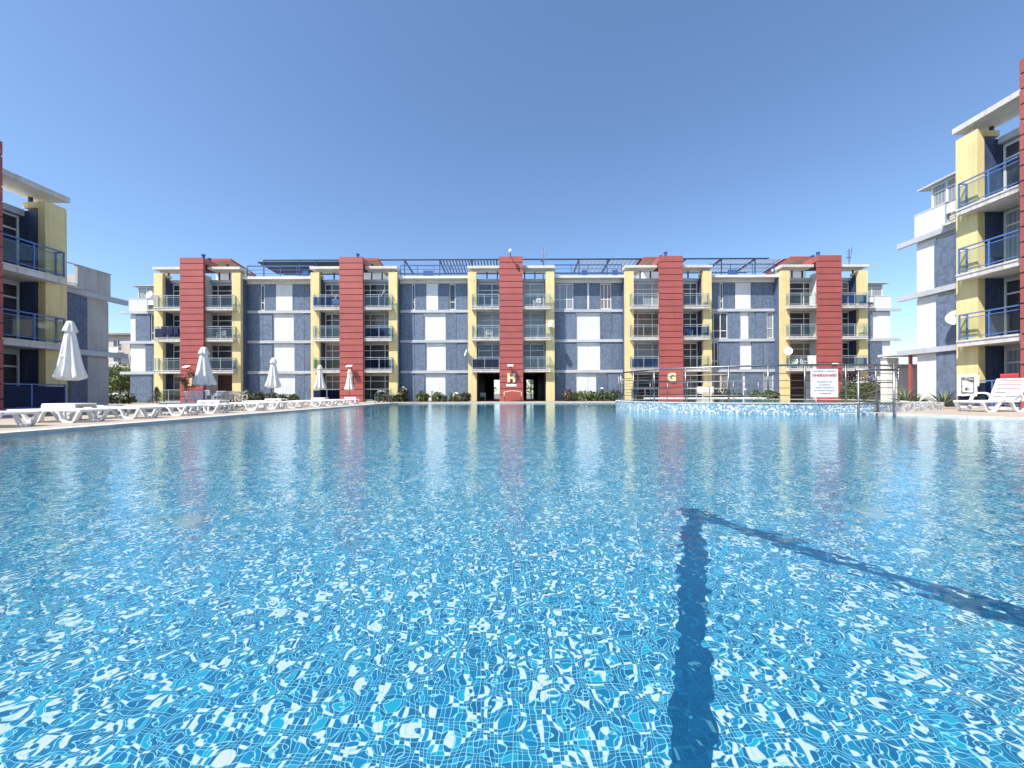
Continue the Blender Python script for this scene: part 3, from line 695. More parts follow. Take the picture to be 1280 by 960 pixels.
# ------------------------------------------------------------------ signs, lamps and dishes on the buildings
def onF(px, py, y, Y0=None):
    "point on a plane at local depth y of the far building"
    Y = YB+y; return ((px-640)*Y/480, Y, .68+(492-py)*Y/480)
for ch, i, nm in (('H', 2, 'large gilded letter H on the middle red tower'), ('G', 3, 'gilded letter G on the fourth red tower, behind the pool railing'), ('F', 4, 'gilded letter F on the rightmost far tower, half behind the notice board'),
                  ('I', 1, 'gilded letter I on the second red tower behind a closed parasol'), ('J', 0, 'gilded letter J on the leftmost far red tower by the big parasol')):
    x, y, z = XB+C[i], YB-.6, 2.02
    L_ = thing('letter_sign', nm, 'sign', (x, y, z))
    text(ch, .98, M['gold'], 'letter', L_, (0,-.06,0), .06, .05)
    if ch == 'H': MB().bbox(-.45,-.03,-.72,.45,-.002,-.5,.008).build('plate', M['signwhite'], L_)
def tower_lamp(lb, x, y, z):
    t = thing('wall_lamp', lb, 'lamp', (x, y, z))
    MB().bar((0,0,0),(0,-.30,.1),.04).build('arm', M['black'], t)
    MB().add([(-.24,-.62,.08),(.24,-.62,.08),(.24,-.28,.20),(-.24,-.28,.20),(-.24,-.60,.16),(.24,-.60,.16),(.24,-.26,.28),(-.24,-.26,.28)], [(0,3,2,1),(4,5,6,7),(0,1,5,4),(1,2,6,5),(2,3,7,6),(3,0,4,7)]).build('lamp_head', M['signwhite'], t)
    MB().bbox(-.09,-.42,-.02,.09,-.30,.09,.02).build('bracket', M['black'], t)
for i, dx, lb in ((0,-.1,'white floodlight above the gilded J on the leftmost far tower'),(1,.0,'white floodlight above the gilded I on the second far tower'),(2,-.08,'white floodlight above the gilded H on the middle tower'),(4,.15,'white floodlight above the gilded F on the rightmost far tower')):
    tower_lamp(lb, XB+C[i]+dx, YB-.6, 2.95)
t = thing('roof_lamp', 'spotlight leaning out from the top of the middle red tower', 'lamp', (XB-.05, YB-.6, 12.55))
MB().tube([(0,.1,.2),(0,-.55,.32)], .035, 8).build('arm', M['black'], t)
MB().lathe([(.05,-.16),(.13,-.12),(.15,.06),(.08,.16),(.02,.17)], 14, (0,-.6,.42)).build('lamp_head', M['signwhite'], t, smooth=True)

def make_dish():
    t = thing('satellite_dish', '', 'satellite dish', group='satellite dishes on the buildings')
    p = [(.02,0),(.18,.012),(.32,.045),(.42,.085),(.44,.10)]
    MB().lathe(p+[(r, z-.012) for r, z in p[::-1]], 24).build('reflector', M['plastic'], t, smooth=True)
    MB().tube([(0,-.42,.09),(0,-.1,.5)], .012, 6).tube([(.3,.28,.09),(0,-.1,.5)], .008, 6).tube([(-.3,.28,.09),(0,-.1,.5)], .008, 6).build('feed_arm', M['steel'], t)
    MB().lathe([(.02,-.06),(.035,0),(.035,.07),(.02,.09)], 10, (0,-.1,.5)).build('feed_horn', M['black'], t)
    MB().tube([(0,0,0),(0,.02,-.22),(0,.25,-.32)], .025, 6).build('mount', M['steel'], t)
    return t
dp = make_dish(); ds = []
def dish(lb, loc, aim, s=1):
    o = place(dp, ds, lb, loc, 0, s); o.rotation_euler = Vector(aim).to_track_quat('Z', 'Y').to_euler(); return o
dish('white dish on the top left balcony of the second red tower', onF(421,372,-.2), (-.9,-.45,.5), .85)
dish('white dish on the top right balcony of the second red tower', onF(480,366,-.2), (-.95,-.35,.45), .8)
dish('white dish on the yellow pier left of the gilded H, tilted to the left', onF(583,441,-.25), (-.95,-.3,.35), .75)
dish('white dish on the yellow pier right of the middle tower, by the third storey railing', onF(689,405,-.45), (-.8,-.5,.4), .8)
dish('round white dish facing the pool on the yellow pier left of the rightmost far tower', onF(985,440,-.45), (-.15,-1,.15), .82)
dish('grey dish on the far left roof terrace in front of the glazed penthouse', onF(188,367,.6), (-.2,-1,.3), .8)
dish('large white dish on the blue tiles of the right apartment block', (20.0, 17.25, 4.0), (-.85,-.62,.35), .8)
for lb, x, y in (('thin antenna mast on the roof right of the middle tower', PX(680,36), 36), ('antenna mast with bent rods over the rightmost far tower', PX(1062,35.2), 35.2)):
    t = thing('antenna', lb, 'antenna', (x, y, 11.85 if x > 5 else 11.3), group='roof antennas'); h = 2.0 if x > 5 else 3.1
    MB().tube([(0,0,0),(0,0,h)], .035, 6).tube([(-.25,0,h-.3),(.3,0,h-.1)], .02, 6).tube([(-.2,0,h-.55),(.22,0,h-.35)], .02, 6).tube([(.1,0,.9),(.3,0,h+.2)], .02, 6).build('mast', M['steel'], t)
    MB().lathe([(.02,0),(.16,.04),(.17,.06)], 12, (-.18,-.1,h*.55)).build('drum', M['roof_blue'], t)

# ------------------------------------------------------------------ laundry, towels
def cloth(lb, cat, name, loc, rz, w, h, mat, pattern=None, seed=0):
    rd = random.Random(seed); n, k = 14, 10; V = []; Fq = []
    for j in range(k+1):
        for i in range(n+1):
            x = w*(i/n-.5); z = -h*j/k; V.append((x*(1+.02*math.sin(j)), -.03-.025*math.sin(i*.9+seed)*(j/k)-.01*math.sin(i*2.1), z+.012*math.sin(i*.7+seed)*(j/k)))
    for j in range(k):
        for i in range(n): a = j*(n+1)+i; Fq.append((a, a+1, a+n+2, a+n+1))
    root = thing(name, lb, cat, loc, rz)
    m = MB(); m.add(V, Fq); m.add([(x, y+.05+.03*0, z) if 0 else (x, y+.085, z*.55) for x, y, z in V], [q[::-1] for q in Fq])
    b0 = len(V)
    m.f.extend([(i, b0+i, b0+i+1, i+1) for i in range(n)]); m.mi.extend([0]*n)
    m.build('cloth', mat, root, smooth=True)
    return root
def printed_towel():
    m, N, L, b = newmat('printed_towel'); uv = N.new('ShaderNodeUVMap'); n1 = noise(N, L, uv.outputs[0], 9, 4, .7)
    sp = N.new('ShaderNodeSeparateXYZ'); L.new(uv.outputs[0], sp.inputs[0])
    u = math_(N, L, 'ABSOLUTE', sp.outputs[0]); z = sp.outputs[1]
    edge = math_(N, L, 'MAXIMUM', math_(N, L, 'DIVIDE', u, .29), math_(N, L, 'DIVIDE', math_(N, L, 'ABSOLUTE', math_(N, L, 'ADD', z, .47)), .42))
    fr = math_(N, L, 'MULTIPLY', math_(N, L, 'LESS_THAN', edge, .82), math_(N, L, 'GREATER_THAN', edge, .64))
    d = math_(N, L, 'POWER', math_(N, L, 'ADD', math_(N, L, 'MULTIPLY', u, u), math_(N, L, 'POWER', math_(N, L, 'ADD', z, .62), 2)), .5)
    dot = math_(N, L, 'LESS_THAN', d, .075)
    wv = math_(N, L, 'LESS_THAN', math_(N, L, 'ABSOLUTE', math_(N, L, 'ADD', z, math_(N, L, 'ADD', .24, math_(N, L, 'MULTIPLY', math_(N, L, 'SINE', math_(N, L, 'MULTIPLY', sp.outputs[0], 8)), .05)))), .06)
    msk = math_(N, L, 'MAXIMUM', math_(N, L, 'MAXIMUM', fr, dot), math_(N, L, 'MULTIPLY', wv, math_(N, L, 'LESS_THAN', u, .2)))
    msk = math_(N, L, 'MULTIPLY', msk, ramp(N, L, n1, [(.35, .35), (.55, 1.0)]))
    L.new(mixc(N, L, msk, (.78,.77,.74,1), (.06,.06,.065,1)), b.inputs['Base Color']); b.inputs['Roughness'].default_value = .95
    return m
cloth('white beach towel with black printed pattern hung on the right block\'s ground floor railing', 'towel', 'beach_towel', (18.86, 15.88, 1.41), -90, .68, .90, printed_towel(), seed=2)
cloth('red towel hung over the railing behind the white lounger at the right edge', 'towel', 'beach_towel', (18.86, 14.5, 1.36), -90, .62, .64, M['towel_red'], seed=5)
m_, N_, L_2, b_ = newmat('speckled_cloth'); tc_ = N_.new('ShaderNodeTexCoord'); L_2.new(ramp(N_, L_2, noise(N_, L_2, tc_.outputs['Object'], 14, 2), [(.60, (.80,.78,.70)), (.66, (.45,.36,.28))]), b_.inputs['Base Color'])
cloth('pale speckled cloth over the ground floor railing right of the fourth tower', 'cloth', 'hanging_cloth', (PX(882,33.8), 33.86, 1.25), 0, 1.45, .62, m_, seed=3)
for k, (px, lb) in enumerate(((205,'navy laundry piece hung leftmost on the third storey balcony of the leftmost far tower'),(213,'navy laundry piece in the middle of three on the leftmost far tower\'s balcony'),(220,'navy laundry piece hung nearest the leftmost far red tower'))):
    t = cloth(lb, 'laundry', 'laundry', (PX(px,33.86), 33.88, 6.72), 0, .42, .72, M['fabric_blue'], seed=k); t['group'] = 'navy laundry on the balcony'
cloth('white laundry on the second storey railing of the rightmost far tower', 'laundry', 'laundry', (PX(1015,33.86), 33.88, 3.92), 0, .75, .8, M['canvas'], seed=9)

# ------------------------------------------------------------------ pool furniture
def make_parasol():
    t = thing('parasol', '', 'parasol', group='closed white parasols on the left deck')
    MB().tube([(0,0,.05),(0,0,2.92)], .024, 10).build('pole', M['rail_dark'], t, smooth=True)
    MB().lathe([(.30,0),(.30,.05),(.24,.09),(.05,.10),(.045,.34),(.02,.35)], 20).build('base', M['plastic'], t)
    def fold(r, z, a):
        k = max(0, min(1, (2.72-z)/1.6))
        return r*(1+.27*k*math.cos(8*a+.6)+.07*k*math.cos(3*a+1.1)+.05*k*math.cos(13*a))
    pr = [(.36,1.13),(.375,1.14),(.38,1.19),(.35,1.36),(.30,1.55),(.255,1.85),(.215,2.15),(.175,2.42),(.14,2.60),(.11,2.70),(.05,2.72)]
    V = MB(); n = 64; 
    V.lathe(pr, n, fn=fold)
    V.v = [(x, y, z+(.045*math.cos(8*math.atan2(y, x)+.6) if z < 1.21 else 0)) for x, y, z in V.v]
    c = V.build('canopy', M['canvas'], t, smooth=True)
    def fold2(r, z, a): return r*(1+.12*(1 if z < 2.8 else .3)*math.cos(8*a))
    MB().lathe([(.20,2.60),(.205,2.62),(.17,2.72),(.13,2.85),(.085,2.93),(.02,2.95)], 48, fn=fold2).build('top_flap', M['canvas'], c, smooth=True)
    MB().lathe([(.22,1.80),(.235,1.815),(.235,1.85),(.21,1.86)], 32, fn=lambda r, z, a: r*(1.12+.10*math.cos(8*a+.6))).build('tie', M['canvas'], c, smooth=True)
    return t
up = make_parasol(); us = []
for px, Y, s, lb in ((88,13.0,(.88,.88,1.085),'tall closed white parasol in front of the left apartment block, nearest of the row'),(255,18.2,(1,1,1.0),'closed white parasol before the leftmost far red tower'),
                     (342,23.2,(.95,.95,.985),'slim closed white parasol before the first white wall panels'),(400,28.2,(.9,.9,.965),'closed white parasol before the left balconies of the second tower'),(437,32.3,(.86,.86,.94),'small closed white parasol before the second red tower, farthest of the row')):
    place(up, us, lb, (PX(px,Y), Y, 0), random.uniform(0,360), s)
    if us.__len__() == 1: pass

def make_lounger(raised):
    "x = 0 at the foot end, 1.9 at the head"
    t = thing('sun_lounger', '', 'sun lounger', group='white plastic sun loungers')
    xb = 1.22
    s = MB()
    for y in (-.31,.31): s.bbox(0,y-.035,.275,xb+.02,y+.035,.335,.012)
    s.bbox(0,-.34,.27,.06,.34,.33,.012)
    for i in range(9): s.bbox(.08+i*.125,-.275,.30,.08+i*.125+.10,.275,.325,.008)
    s.build('seat', M['plastic'], t)
    b = MB(); L = .74
    for y in (-.31,.31): b.bbox(0,y-.035,-.03,L,y+.035,.03,.012)
    b.bbox(L-.06,-.30,-.025,L,.30,.03,.012)
    for i in range(5): b.bbox(.03+i*.13,-.275,-.005,.03+i*.13+.105,.275,.02,.008)
    o = b.build('backrest', M['plastic'], t, (xb,0,.305)); o.rotation_euler = (0, R(-67 if raised else 0), 0)
    for x0, w_ in ((.04,.62),(xb-.24,.66)):
        for y in (-.31,.31):
            p = [(x0,.29,y),(x0+.05,.24,y),(x0+.13,.07,y),(x0+.18,.025,y),(x0+.24,.02,y),(x0+.36,.02,y),(x0+.42,.03,y),(x0+.47,.08,y),(x0+w_-.08,.23,y),(x0+w_,.285,y)]
            MB().strip(p, .075, .045).build('leg', M['plastic'], t)
    if raised:
        for y in (-.36,.36):
            p = [(.62,.31,y),(.70,.46,y),(.78,.53,y),(.9,.56,y),(1.10,.56,y),(1.22,.53,y),(1.30,.45,y),(1.34,.31,y)]
            MB().strip(p, .06, .045).build('armrest', M['plastic'], t)
    return t
lf = make_lounger(False); ls = []
ordn = ['nearest','second','third','fourth','fifth','sixth','seventh','eighth','ninth','tenth','eleventh','twelfth','thirteenth','fourteenth','fifteenth','sixteenth']
TY = [10.6, 15.7, 20.9, 25.9]     # parasol tables break the row
ly = []; y = 8.3
while y < 28:
    if all(abs(y-q) > .66 for q in TY): ly.append(y); y += 1.5
    else: y += .2
for i, y in enumerate(ly):
    place(lf, ls, 'flat white lounger, %s from the near end along the left pool edge' % (ordn[i] if i < 16 else 'last'), (-10.55-random.uniform(0,.12), y, 0), 180+random.uniform(-3,3), group='white loungers along the left pool edge')
k = 0
for y, x in ((13.4,-13.9),(17.3,-13.6),(22.0,-13.8)):
    place(lf, ls, 'flat white lounger in the rear row, %s' % ('behind the nearest parasol', 'beside the parasol before the leftmost red tower', 'behind the slim middle parasol')[k], (x, y, 0), 180+random.uniform(-8,8), group='white loungers of the rear row'); k += 1
for i in range(7):
    place(lf, ls, 'white lounger beyond the raised pool, %s from the left' % ('first','second','third','fourth','fifth','sixth','seventh')[i], (PX(812,28.6)+i*1.22, 28.9, 0), 90+random.uniform(-4,4)+180, group='white loungers beyond the raised pool')
lr = make_lounger(True); lr['label'] = 'white lounger with raised backrest and armrests at the right pool edge'; lr.location = (15.62, 13.2, 0); lr.rotation_euler = (0,0,R(4)); lr.scale = (1.15,1.15,1.15)

def make_table():
    t = thing('side_table', '', 'table', group='white plastic side tables by the parasols')
    MB().bbox(-.45,-.28,.42,.45,.28,.46,.015).build('top', M['plastic'], t)
    for y in (-.26,.26):
        a = MB(); a.bbox(-.45,y-.02,.36,.45,y+.02,.419,.006)
        for x0 in (-.40,.02): a.strip([(x0,.30,y),(x0+.04,.345,y),(x0+.12,.365,y),(x0+.26,.365,y),(x0+.34,.345,y),(x0+.38,.30,y)], .04, .03)
        a.build('apron', M['plastic'], t)
    for x in (-.43,0,.43):
        for y in (-.26,.26): MB().bbox(x-.025,y-.025,0,x+.025,y+.025,.36,.006).build('leg', M['plastic'], t)
    return t
tp_ = make_table(); ts = []
for x, y, lb in ((-12.15,10.55,'white side table with arched sides, nearest, behind the left loungers'),(-12.2,15.7,'white side table left of the parasol at the leftmost red tower'),(PX(345,20.9),20.9,'white side table under the slim middle parasol'),(PX(400,25.9),25.9,'white side table before the left balconies of the second tower'),(PX(439,30.4),30.4,'small white side table before the second red tower')):
    place(tp_, ts, lb, (x, y, 0), random.uniform(-5,5))

def make_chair(mat):
    t = thing('plastic_chair', '', 'chair', group='plastic armchairs on the left terrace')
    MB().bbox(-.24,-.22,.40,.24,.24,.44,.015).build('seat', mat, t)
    b = MB(); b.bbox(-.25,.22,.44,-.19,.27,.86,.012).bbox(.19,.22,.44,.25,.27,.86,.012).bbox(-.25,.225,.80,.25,.275,.88,.015)
    for i in range(4): b.bbox(-.15+i*.085,.23,.45,-.10+i*.085,.262,.81,.008)
    b.build('backrest', mat, t)
    for x in (-.27,.27):
        MB().strip([(-.22,.43,x),(-.23,.62,x),(-.15,.66,x),(.18,.66,x),(.25,.60,x)], .05, .03).build('armrest', mat, t).rotation_euler = (0,0,R(90))
    for x, y in ((-.23,-.2),(.23,-.2),(-.23,.24),(.23,.24)): MB().add([(x-.025,y-.025,.40),(x+.025,y-.025,.40),(x+.025,y+.025,.40),(x-.025,y+.025,.40),(x*1.12-.02,y*1.15-.02,0),(x*1.12+.02,y*1.15-.02,0),(x*1.12+.02,y*1.15+.02,0),(x*1.12-.02,y*1.15+.02,0)], [(0,1,5,4),(1,2,6,5),(2,3,7,6),(3,0,4,7),(4,5,6,7)]).build('leg', mat, t)
    return t
cw = make_chair(M['plastic']); cs = []; cb = make_chair(M['plastic_beige']); cbs = []
for px, Y, rz, lb in ((248,19.8,200,'white plastic armchair left of the parasol pole before the leftmost red tower'),(262,20.3,150,'white plastic armchair right of the parasol pole before the leftmost red tower'),(240,20.6,120,'white plastic armchair farthest left by the thin young tree'),(276,21.2,230,'white plastic armchair at the left side of the round table'),(281,22.4,10,'white plastic armchair behind the round table')):
    place(cw, cs, lb, (PX(px,Y), Y, 0), rz)
for px, Y, rz, lb in ((287,21.0,170,'beige plastic armchair turned away before the round table'),(294,21.6,90,'beige plastic armchair right of the round table'),(300,22.2,60,'beige plastic armchair standing before the navy wall base')):
    place(cb, cbs, lb, (PX(px,Y), Y, 0), rz)
for u, f, y_, rz, lb in ((C[1]-1.75,3,.25,20,'white chair on the top left balcony of the second far tower'),(C[2]+2.35,3,.2,-30,'white chair on the top right balcony of the middle tower'),(C[4]-1.6,1,.25,30,'white chair nearest the tower on the second storey left balcony of the rightmost far tower'),
                          (C[4]-2.5,1,.3,-40,'white chair by the pier on the second storey left balcony of the rightmost far tower'),(C[3]+1.9,2,.3,10,'white chair behind deep blue glass on the third storey right of the fourth tower'),(C[0]+1.9,2,.3,-20,'white chair on the third storey balcony right of the leftmost far tower'),(C[2]-2.0,2,.35,15,'white chair on the third storey balcony left of the middle tower')):
    place(cw, cs, lb, (XB+u, YB+y_, FL[f]+.002), rz, group='white chairs on the balconies')
t = thing('round_table', 'round white plastic table among the chairs on the left terrace', 'table', (PX(282,21.7), 21.7, 0))
MB().lathe([(.5,.70),(.52,.71),(.52,.735),(.02,.74)], 28).build('top', M['plastic'], t); MB().lathe([(.22,0),(.2,.03),(.05,.10),(.045,.70)], 16).build('pedestal', M['plastic'], t)
t = thing('waste_bin', 'small white pedestal bin under the parasol before the leftmost red tower', 'bin', (PX(259,27), 27, 0)); MB().lathe([(.13,.65),(.16,.70),(.16,.95),(.13,1.0),(.02,1.02)], 16).build('bin', M['plastic'], t); MB().lathe([(.12,0),(.05,.03),(.04,.66)], 12).build('pole', M['black'], t)

# benches
t = thing('park_bench', 'bench with arched yellow edged backrest before the middle red tower', 'bench', (PX(641,33.0), 33.0, 0))
s = MB()
for k in range(4): s.bbox(-.75,-.30+k*.13,.42,.75,-.19+k*.13,.45,.008)
s.build('seat', M['red'], t)
s = MB(); s.tube([(-.75,.22,.45),(-.75,.26,.78)]+[(-.75+1.5*k/10,.27,.80+.12*math.sin(math.pi*k/10)) for k in range(11)]+[(.75,.26,.78),(.75,.22,.45)], .03, 8); s.build('back_frame', M['gold'], t)
s = MB()
for k in range(3): s.bbox(-.72,.24,.50+k*.11,.72,.265,.59+k*.11,.006)
s.build('backrest', M['red'], t)
for x in (-.7,.7): MB().bar((x,-.25,0),(x,-.25,.42),.05).bar((x,.2,0),(x,.24,.5),.05).bar((x,-.25,.40),(x,.2,.40),.04).build('leg', M['black'], t)
t = thing('bench', 'white bench inside the left passage of the middle tower', 'bench', (PX(600,37), 37, 0)); MB().bbox(-.55,-.2,.38,.55,.2,.44).build('seat', M['plastic'], t); MB().bbox(-.55,.17,.5,.55,.21,.78).build('backrest', M['plastic'], t)
for x in (-.5,.5): MB().bbox(x-.03,-.18,0,x+.03,.18,.38).build('leg', M['plastic'], t)

# path lights
def path_light(lb, px, Y, h):
    t = thing('path_light', lb, 'lamp', (PX(px,Y), Y, 0), group='low path lights by the far building')
    MB().lathe([(.06,0),(.045,.04),(.04,h-.15)], 10).build('pole', M['black'], t); MB().lathe([(.05,0),(.09,.06),(.16,.12),(.15,.15),(.03,.19)], 14, (0,0,h-.16)).build('lamp_head', M['signwhite'], t, smooth=True)
path_light('low path light with white cap in the bushes left of the middle tower', 540, 33.6, 1.0)
path_light('low path light with white cap beside the long hedge right of the middle tower', 752.5, 33.4, 1.15)
path_light('low path light between shrubs before the fourth white wall panels', 931, 33.6, 1.0)

# ------------------------------------------------------------------ plants
def leaves(mb, c, r, n, size, rd, flat=.6, holes=.35, shell=.45):
    "leaf-sized faces spread through an uneven volume with gaps"
    ph = [rd.uniform(0, 6.28) for _ in range(6)]
    k = 0; tries = 0
    while k < n and tries < n*8:
        tries += 1
        d = Vector((rd.gauss(0,1), rd.gauss(0,1), rd.gauss(0,1))).normalized(); q = rd.random()**shell
        lump = 1+.22*math.sin(3*d.x+ph[0])*math.cos(4*d.y+ph[1])+.16*math.sin(6*d.z+ph[2]+3*d.x)
        g = math.sin(5*d.x*q+ph[3])*math.sin(5*d.y*q+ph[4])*math.sin(5*d.z*q+ph[5])
        if g > holes: continue
        p = Vector((c[0]+d.x*r[0]*q*lump, c[1]+d.y*r[1]*q*lump, c[2]+d.z*r[2]*q*lump))
        if p.z < .02: continue
        nn = (d+Vector((rd.gauss(0,1), rd.gauss(0,1), rd.gauss(0,1)+.4))*flat).normalized()
        a = nn.orthogonal().normalized(); a = (Matrix.Rotation(rd.uniform(0,6.28), 3, nn) @ a)*size*rd.uniform(.6,1.3); b = nn.cross(a)*rd.uniform(.45,.7)
        mb.add([p-a, p-b*.9+a*.1, p+a, p+b*.9+a*.1], [(0,1,2,3)]); k += 1
    return mb
def shrub(name, lb, cat, x, y, r, n, mat='leaf', size=.055, flowers=None, stems=True, group=None, seed=1, zc=None):
    rd = random.Random(seed); t = thing(name, lb, cat, (x, y, 0), group=group)
    z = zc or r[2]*.95
    o = leaves(MB(), (0,0,z), tuple(q*1.12 for q in r), int(n*2.2), size, rd, holes=.75).build('foliage', M[mat], t)
    if flowers: leaves(MB(), (0,0,z+r[2]*.35), (r[0]*.95, r[1]*.95, r[2]*.8), n//5, size*.9, rd, shell=.15).build('flowers', M[flowers], t)
    if stems:
        s = MB()
        for k in range(5): a = rd.uniform(0,6.28); s.tube([(0,0,0),(.35*r[0]*math.cos(a), .35*r[1]*math.sin(a), z*.9)], [.018,.008], 5)
        s.build('stem', M['bark'], t)
    return t
sh = [  # px, Y, (rx,ry,rz), n, leaf, flowers, label
    (307,33.4,(.42,.4,.55),260,'leaf','flower_white','loose pale flowering shrub at the left of the first navy wall base'),
    (323,33.5,(.62,.5,.42),420,'leaf_dark',None,'broad dark clipped shrub, largest before the first navy wall'),
    (339,33.6,(.7,.45,.40),420,'leaf_dark',None,'dark low shrub under the slim parasol before the first navy wall'),
    (353,33.4,(.4,.4,.34),240,'leaf',None,'small green shrub right of the slim parasol'),
    (366,33.6,(.42,.4,.36),260,'leaf',None,'rounded shrub before the first blue tiled panel, nearest the yellow pier'),
    (504,33.4,(.42,.42,.62),300,'leaf_dark','flower_white','white flowering bush right of the second tower'),
    (528,33.5,(.55,.5,.42),400,'leaf',None,'wide green bush left of the low path light, before the second white panels'),
    (546,33.5,(.40,.4,.40),300,'leaf',None,'round bush right of the low path light, before the second white panels'),
    (555.5,33.3,(.20,.2,.28),120,'leaf_dark',None,'tiny round shrub alone before the second white panels'),
    (571,33.4,(.55,.45,.36),380,'leaf','flower_white','spreading shrub at the corner left of the middle tower'),
    (583,33.3,(.35,.35,.42),220,'leaf_dark',None,'shrub against the yellow pier left of the middle tower'),
    (709,33.3,(.35,.35,.50),220,'leaf_red','flower_white','pale flowering shrub right of the middle tower at the hedge end'),
    (770,33.4,(.5,.45,.48),380,'leaf_dark',None,'dark bush closing the right end of the long hedge'),
    (905,33.4,(.45,.4,.5),300,'leaf_dark','flower_white','white flowering bush right of the speckled cloth'),
    (922,33.5,(.35,.4,.32),200,'leaf_dark',None,'small dark shrub right of the white flowering bush, behind the pool railing'),
    (944,33.5,(.42,.4,.40),260,'leaf',None,'green shrub left of the hedge end before the fourth recess'),
    (962,33.5,(.75,.45,.42),480,'leaf',None,'wide green shrub before the curtained ground floor window'),
]
for i, (px, Y, r, n, mt, fl, lb) in enumerate(sh): shrub('shrub', lb, 'shrub', PX(px,Y), Y, r, n, mt, .12, fl, group='shrubs along the far building', seed=40+i)
def hedge(lb, x0, x1, y0, y1, h, n, mat, seed):
    rd = random.Random(seed); t = thing('hedge', lb, 'hedge', ((x0+x1)/2, (y0+y1)/2, 0)); m = MB(); w2, d2 = (x1-x0)/2, (y1-y0)/2
    for k in range(int((x1-x0)/.45)+1):
        x = -w2+.22+k*.45; leaves(m, (x, 0, h*.5), (.40, d2*1.1, h*.60*rd.uniform(.92,1.06)), n, .11 if y0 > 28 else .07, rd, shell=.35, holes=.9)
    m.build('foliage', M[mat], t); s = MB()
    for k in range(int((x1-x0)/.45)+1): x = -w2+.22+k*.45; s.tube([(x,0,0),(x+rd.uniform(-.1,.1),0,h*.8)], .015, 5)
    s.build('stem', M['bark'], t)
hedge('long low clipped hedge before the third white wall panels', PX(714,33.5), PX(765,33.5), 33.2, 33.9, .82, 190, 'leaf', 3)
hedge('low hedge at the foot of the second tower\'s right balcony', PX(470,33.3), PX(498,33.3), 33.0, 33.5, .62, 150, 'leaf_dark', 4)
hedge('low hedge before the fourth tower under the pool railing', PX(795,33.2), PX(815,33.2), 32.9, 33.4, .5, 130, 'leaf_dark', 5)
hedge('thick green hedge behind the notice board and steel railing', PX(1049,26.4), PX(1103,26.4), 25.7, 26.7, 1.25, 420, 'leaf', 6)
shrub('shrub', 'rust brown flowering bush rising behind the hedge by the notice board', 'shrub', PX(1078,27.6), 27.6, (1.3,.6,.85), 700, 'leaf_red', .07, 'flower_white', seed=70, zc=1.0)
shrub('rose_bush', 'bush with red flowers between the hedge and the white pavilion', 'flowering bush', PX(1114,21.5), 21.5, (.75,.5,.55), 600, 'leaf', .055, 'flower_red', seed=71)
def yucca(lb, x, y, s, seed):
    rd = random.Random(seed); t = thing('yucca', lb, 'plant', (x, y, 0), group='spiky plants by the right block'); m = MB()
    for k in range(46):
        a = rd.uniform(0,6.28); e = rd.uniform(.25,1.35); L = s*rd.uniform(.7,1.1); d = Vector((math.cos(a)*math.cos(e), math.sin(a)*math.cos(e), math.sin(e))); sd = Vector((-math.sin(a), math.cos(a), 0))*.035*s
        p0 = Vector((0,0,.06)); p1 = p0+d*L*.55; p2 = p0+d*L-Vector((0,0,.12*L*math.cos(e)))
        m.add([p0-sd*.6, p0+sd*.6, p1+sd, p2, p1-sd], [(0,1,2,3,4)])
    m.build('leaf_rosette', M['yucca'], t); MB().lathe([(.09,0),(.07,.1),(.03,.16)], 8).build('trunk', M['bark'], t)
yucca('spiky yucca in front of the red pavilion post', PX(1131,19.0), 19.0, .95, 1)
yucca('wide spiky yucca against the right block\'s blue tiles', 19.95, 17.75, .85, 2)
yucca('small spiky yucca beside the wide one at the right block', 19.6, 18.6, .7, 3)
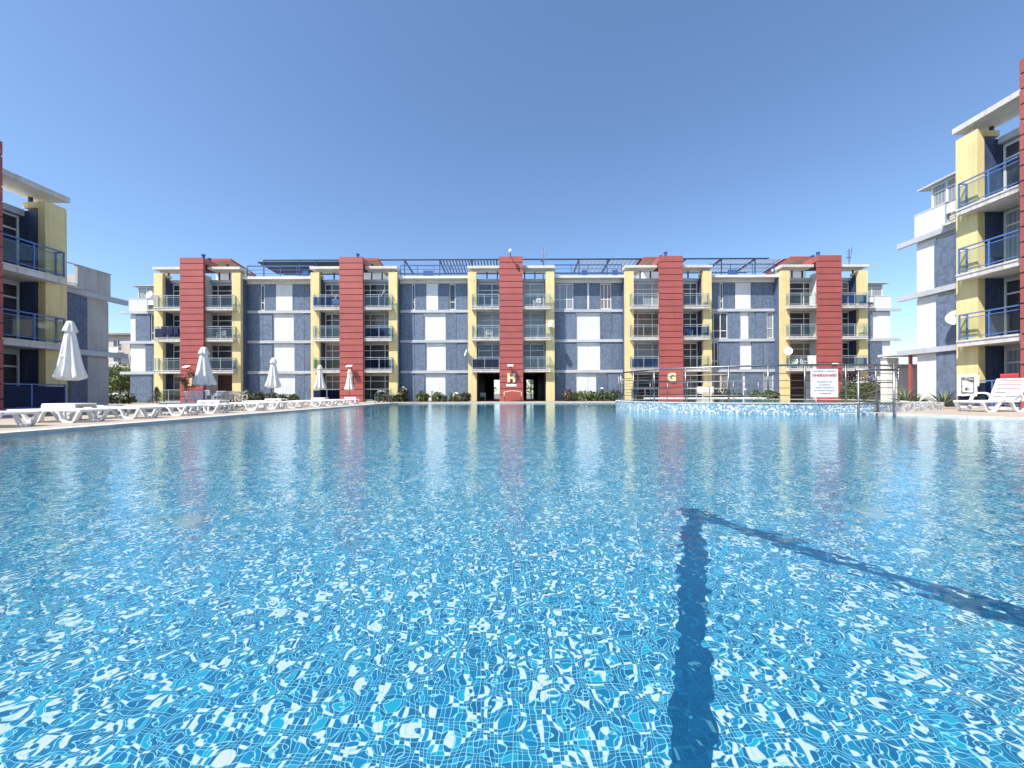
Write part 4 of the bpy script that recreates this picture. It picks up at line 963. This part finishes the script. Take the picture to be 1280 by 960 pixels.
# conifer and young tree before the leftmost tower, trees behind
t = thing('conifer', 'small dark cone shaped conifer at the foot of the leftmost yellow pier', 'conifer', (PX(196,32.6), 32.6, 0)); rd = random.Random(9); m = MB()
for k in range(9): leaves(m, (0,0,.12+k*.14), (.62-.062*k, .62-.062*k, .14), 120, .05, rd, shell=.3)
m.build('foliage', M['leaf_dark'], t); MB().tube([(0,0,0),(0,0,1.4)], [.05,.015], 6).build('trunk', M['bark'], t)
def tree(name, lb, cat, x, y, h, r, n, mat, size, trunk_r, seed, zlow=.35, blobs=9, shell=.5):
    rd = random.Random(seed); t = thing(name, lb, cat, (x, y, 0)); m = MB(); s = MB()
    s.tube([(0,0,0),(.05*h*rd.uniform(-1,1)*.3,0,h*.3),(0,.02*h,h*.62),(0,0,h*.85)], [trunk_r,trunk_r*.8,trunk_r*.5,trunk_r*.2], 8)
    for k in range(blobs):
        a = k*2.399+rd.uniform(-.3,.3); q = rd.uniform(.25,.78); zz = h*(zlow+(1-zlow)*rd.uniform(.12,.86))
        c = (r*q*math.cos(a), r*q*math.sin(a), zz); s.tube([(0,0,h*.3),(c[0]*.5,c[1]*.5,(h*.3+zz)/2),c], [trunk_r*.45,trunk_r*.3,trunk_r*.12], 6)
        rr = r*rd.uniform(.32,.5); leaves(m, c, (rr,rr,rr*.8), n//blobs, size, rd, shell=shell)
    m.build('crown', M[mat], t); s.build('trunk', M['bark'], t); return t
tree('young_tree', 'thin young tree with sparse bronze leaves before the leftmost far red tower', 'tree', PX(232,26.5), 26.5, 2.35, .75, 420, 'leaf_red', .075, .03, 5, .38, 8)
tree('bushy_tree', 'bright green bushy tree between the left block and the long building', 'tree', PX(150,42), 42, 4.0, 2.4, 2600, 'leaf_bright', .14, .09, 6, .1, 12)
tree('bushy_tree', 'green tree standing left behind the shaded left block\'s end wall', 'tree', PX(128,46), 46, 4.6, 2.6, 2200, 'leaf', .15, .1, 8, .1, 12)
tree('bushy_tree', 'smaller darker tree in front of the distant pink house', 'tree', PX(161,50), 50, 4.6, 2.0, 1600, 'leaf_bright', .14, .09, 7, .15, 10)
hedge('dark low hedge between the left block and the long building', PX(138,30), PX(166,30), 29.6, 30.3, .75, 240, 'leaf_dark', 8)
for i, (px, lb) in enumerate(((607,'sunlit tree seen through the left passage of the middle tower'),(664,'sunlit tree seen through the right passage of the middle tower'))):
    tree('garden_tree', lb, 'tree', PX(px,52), 52, 4.2, 1.9, 1500, 'leaf_bright', .13, .09, 20+i, .08, 10)
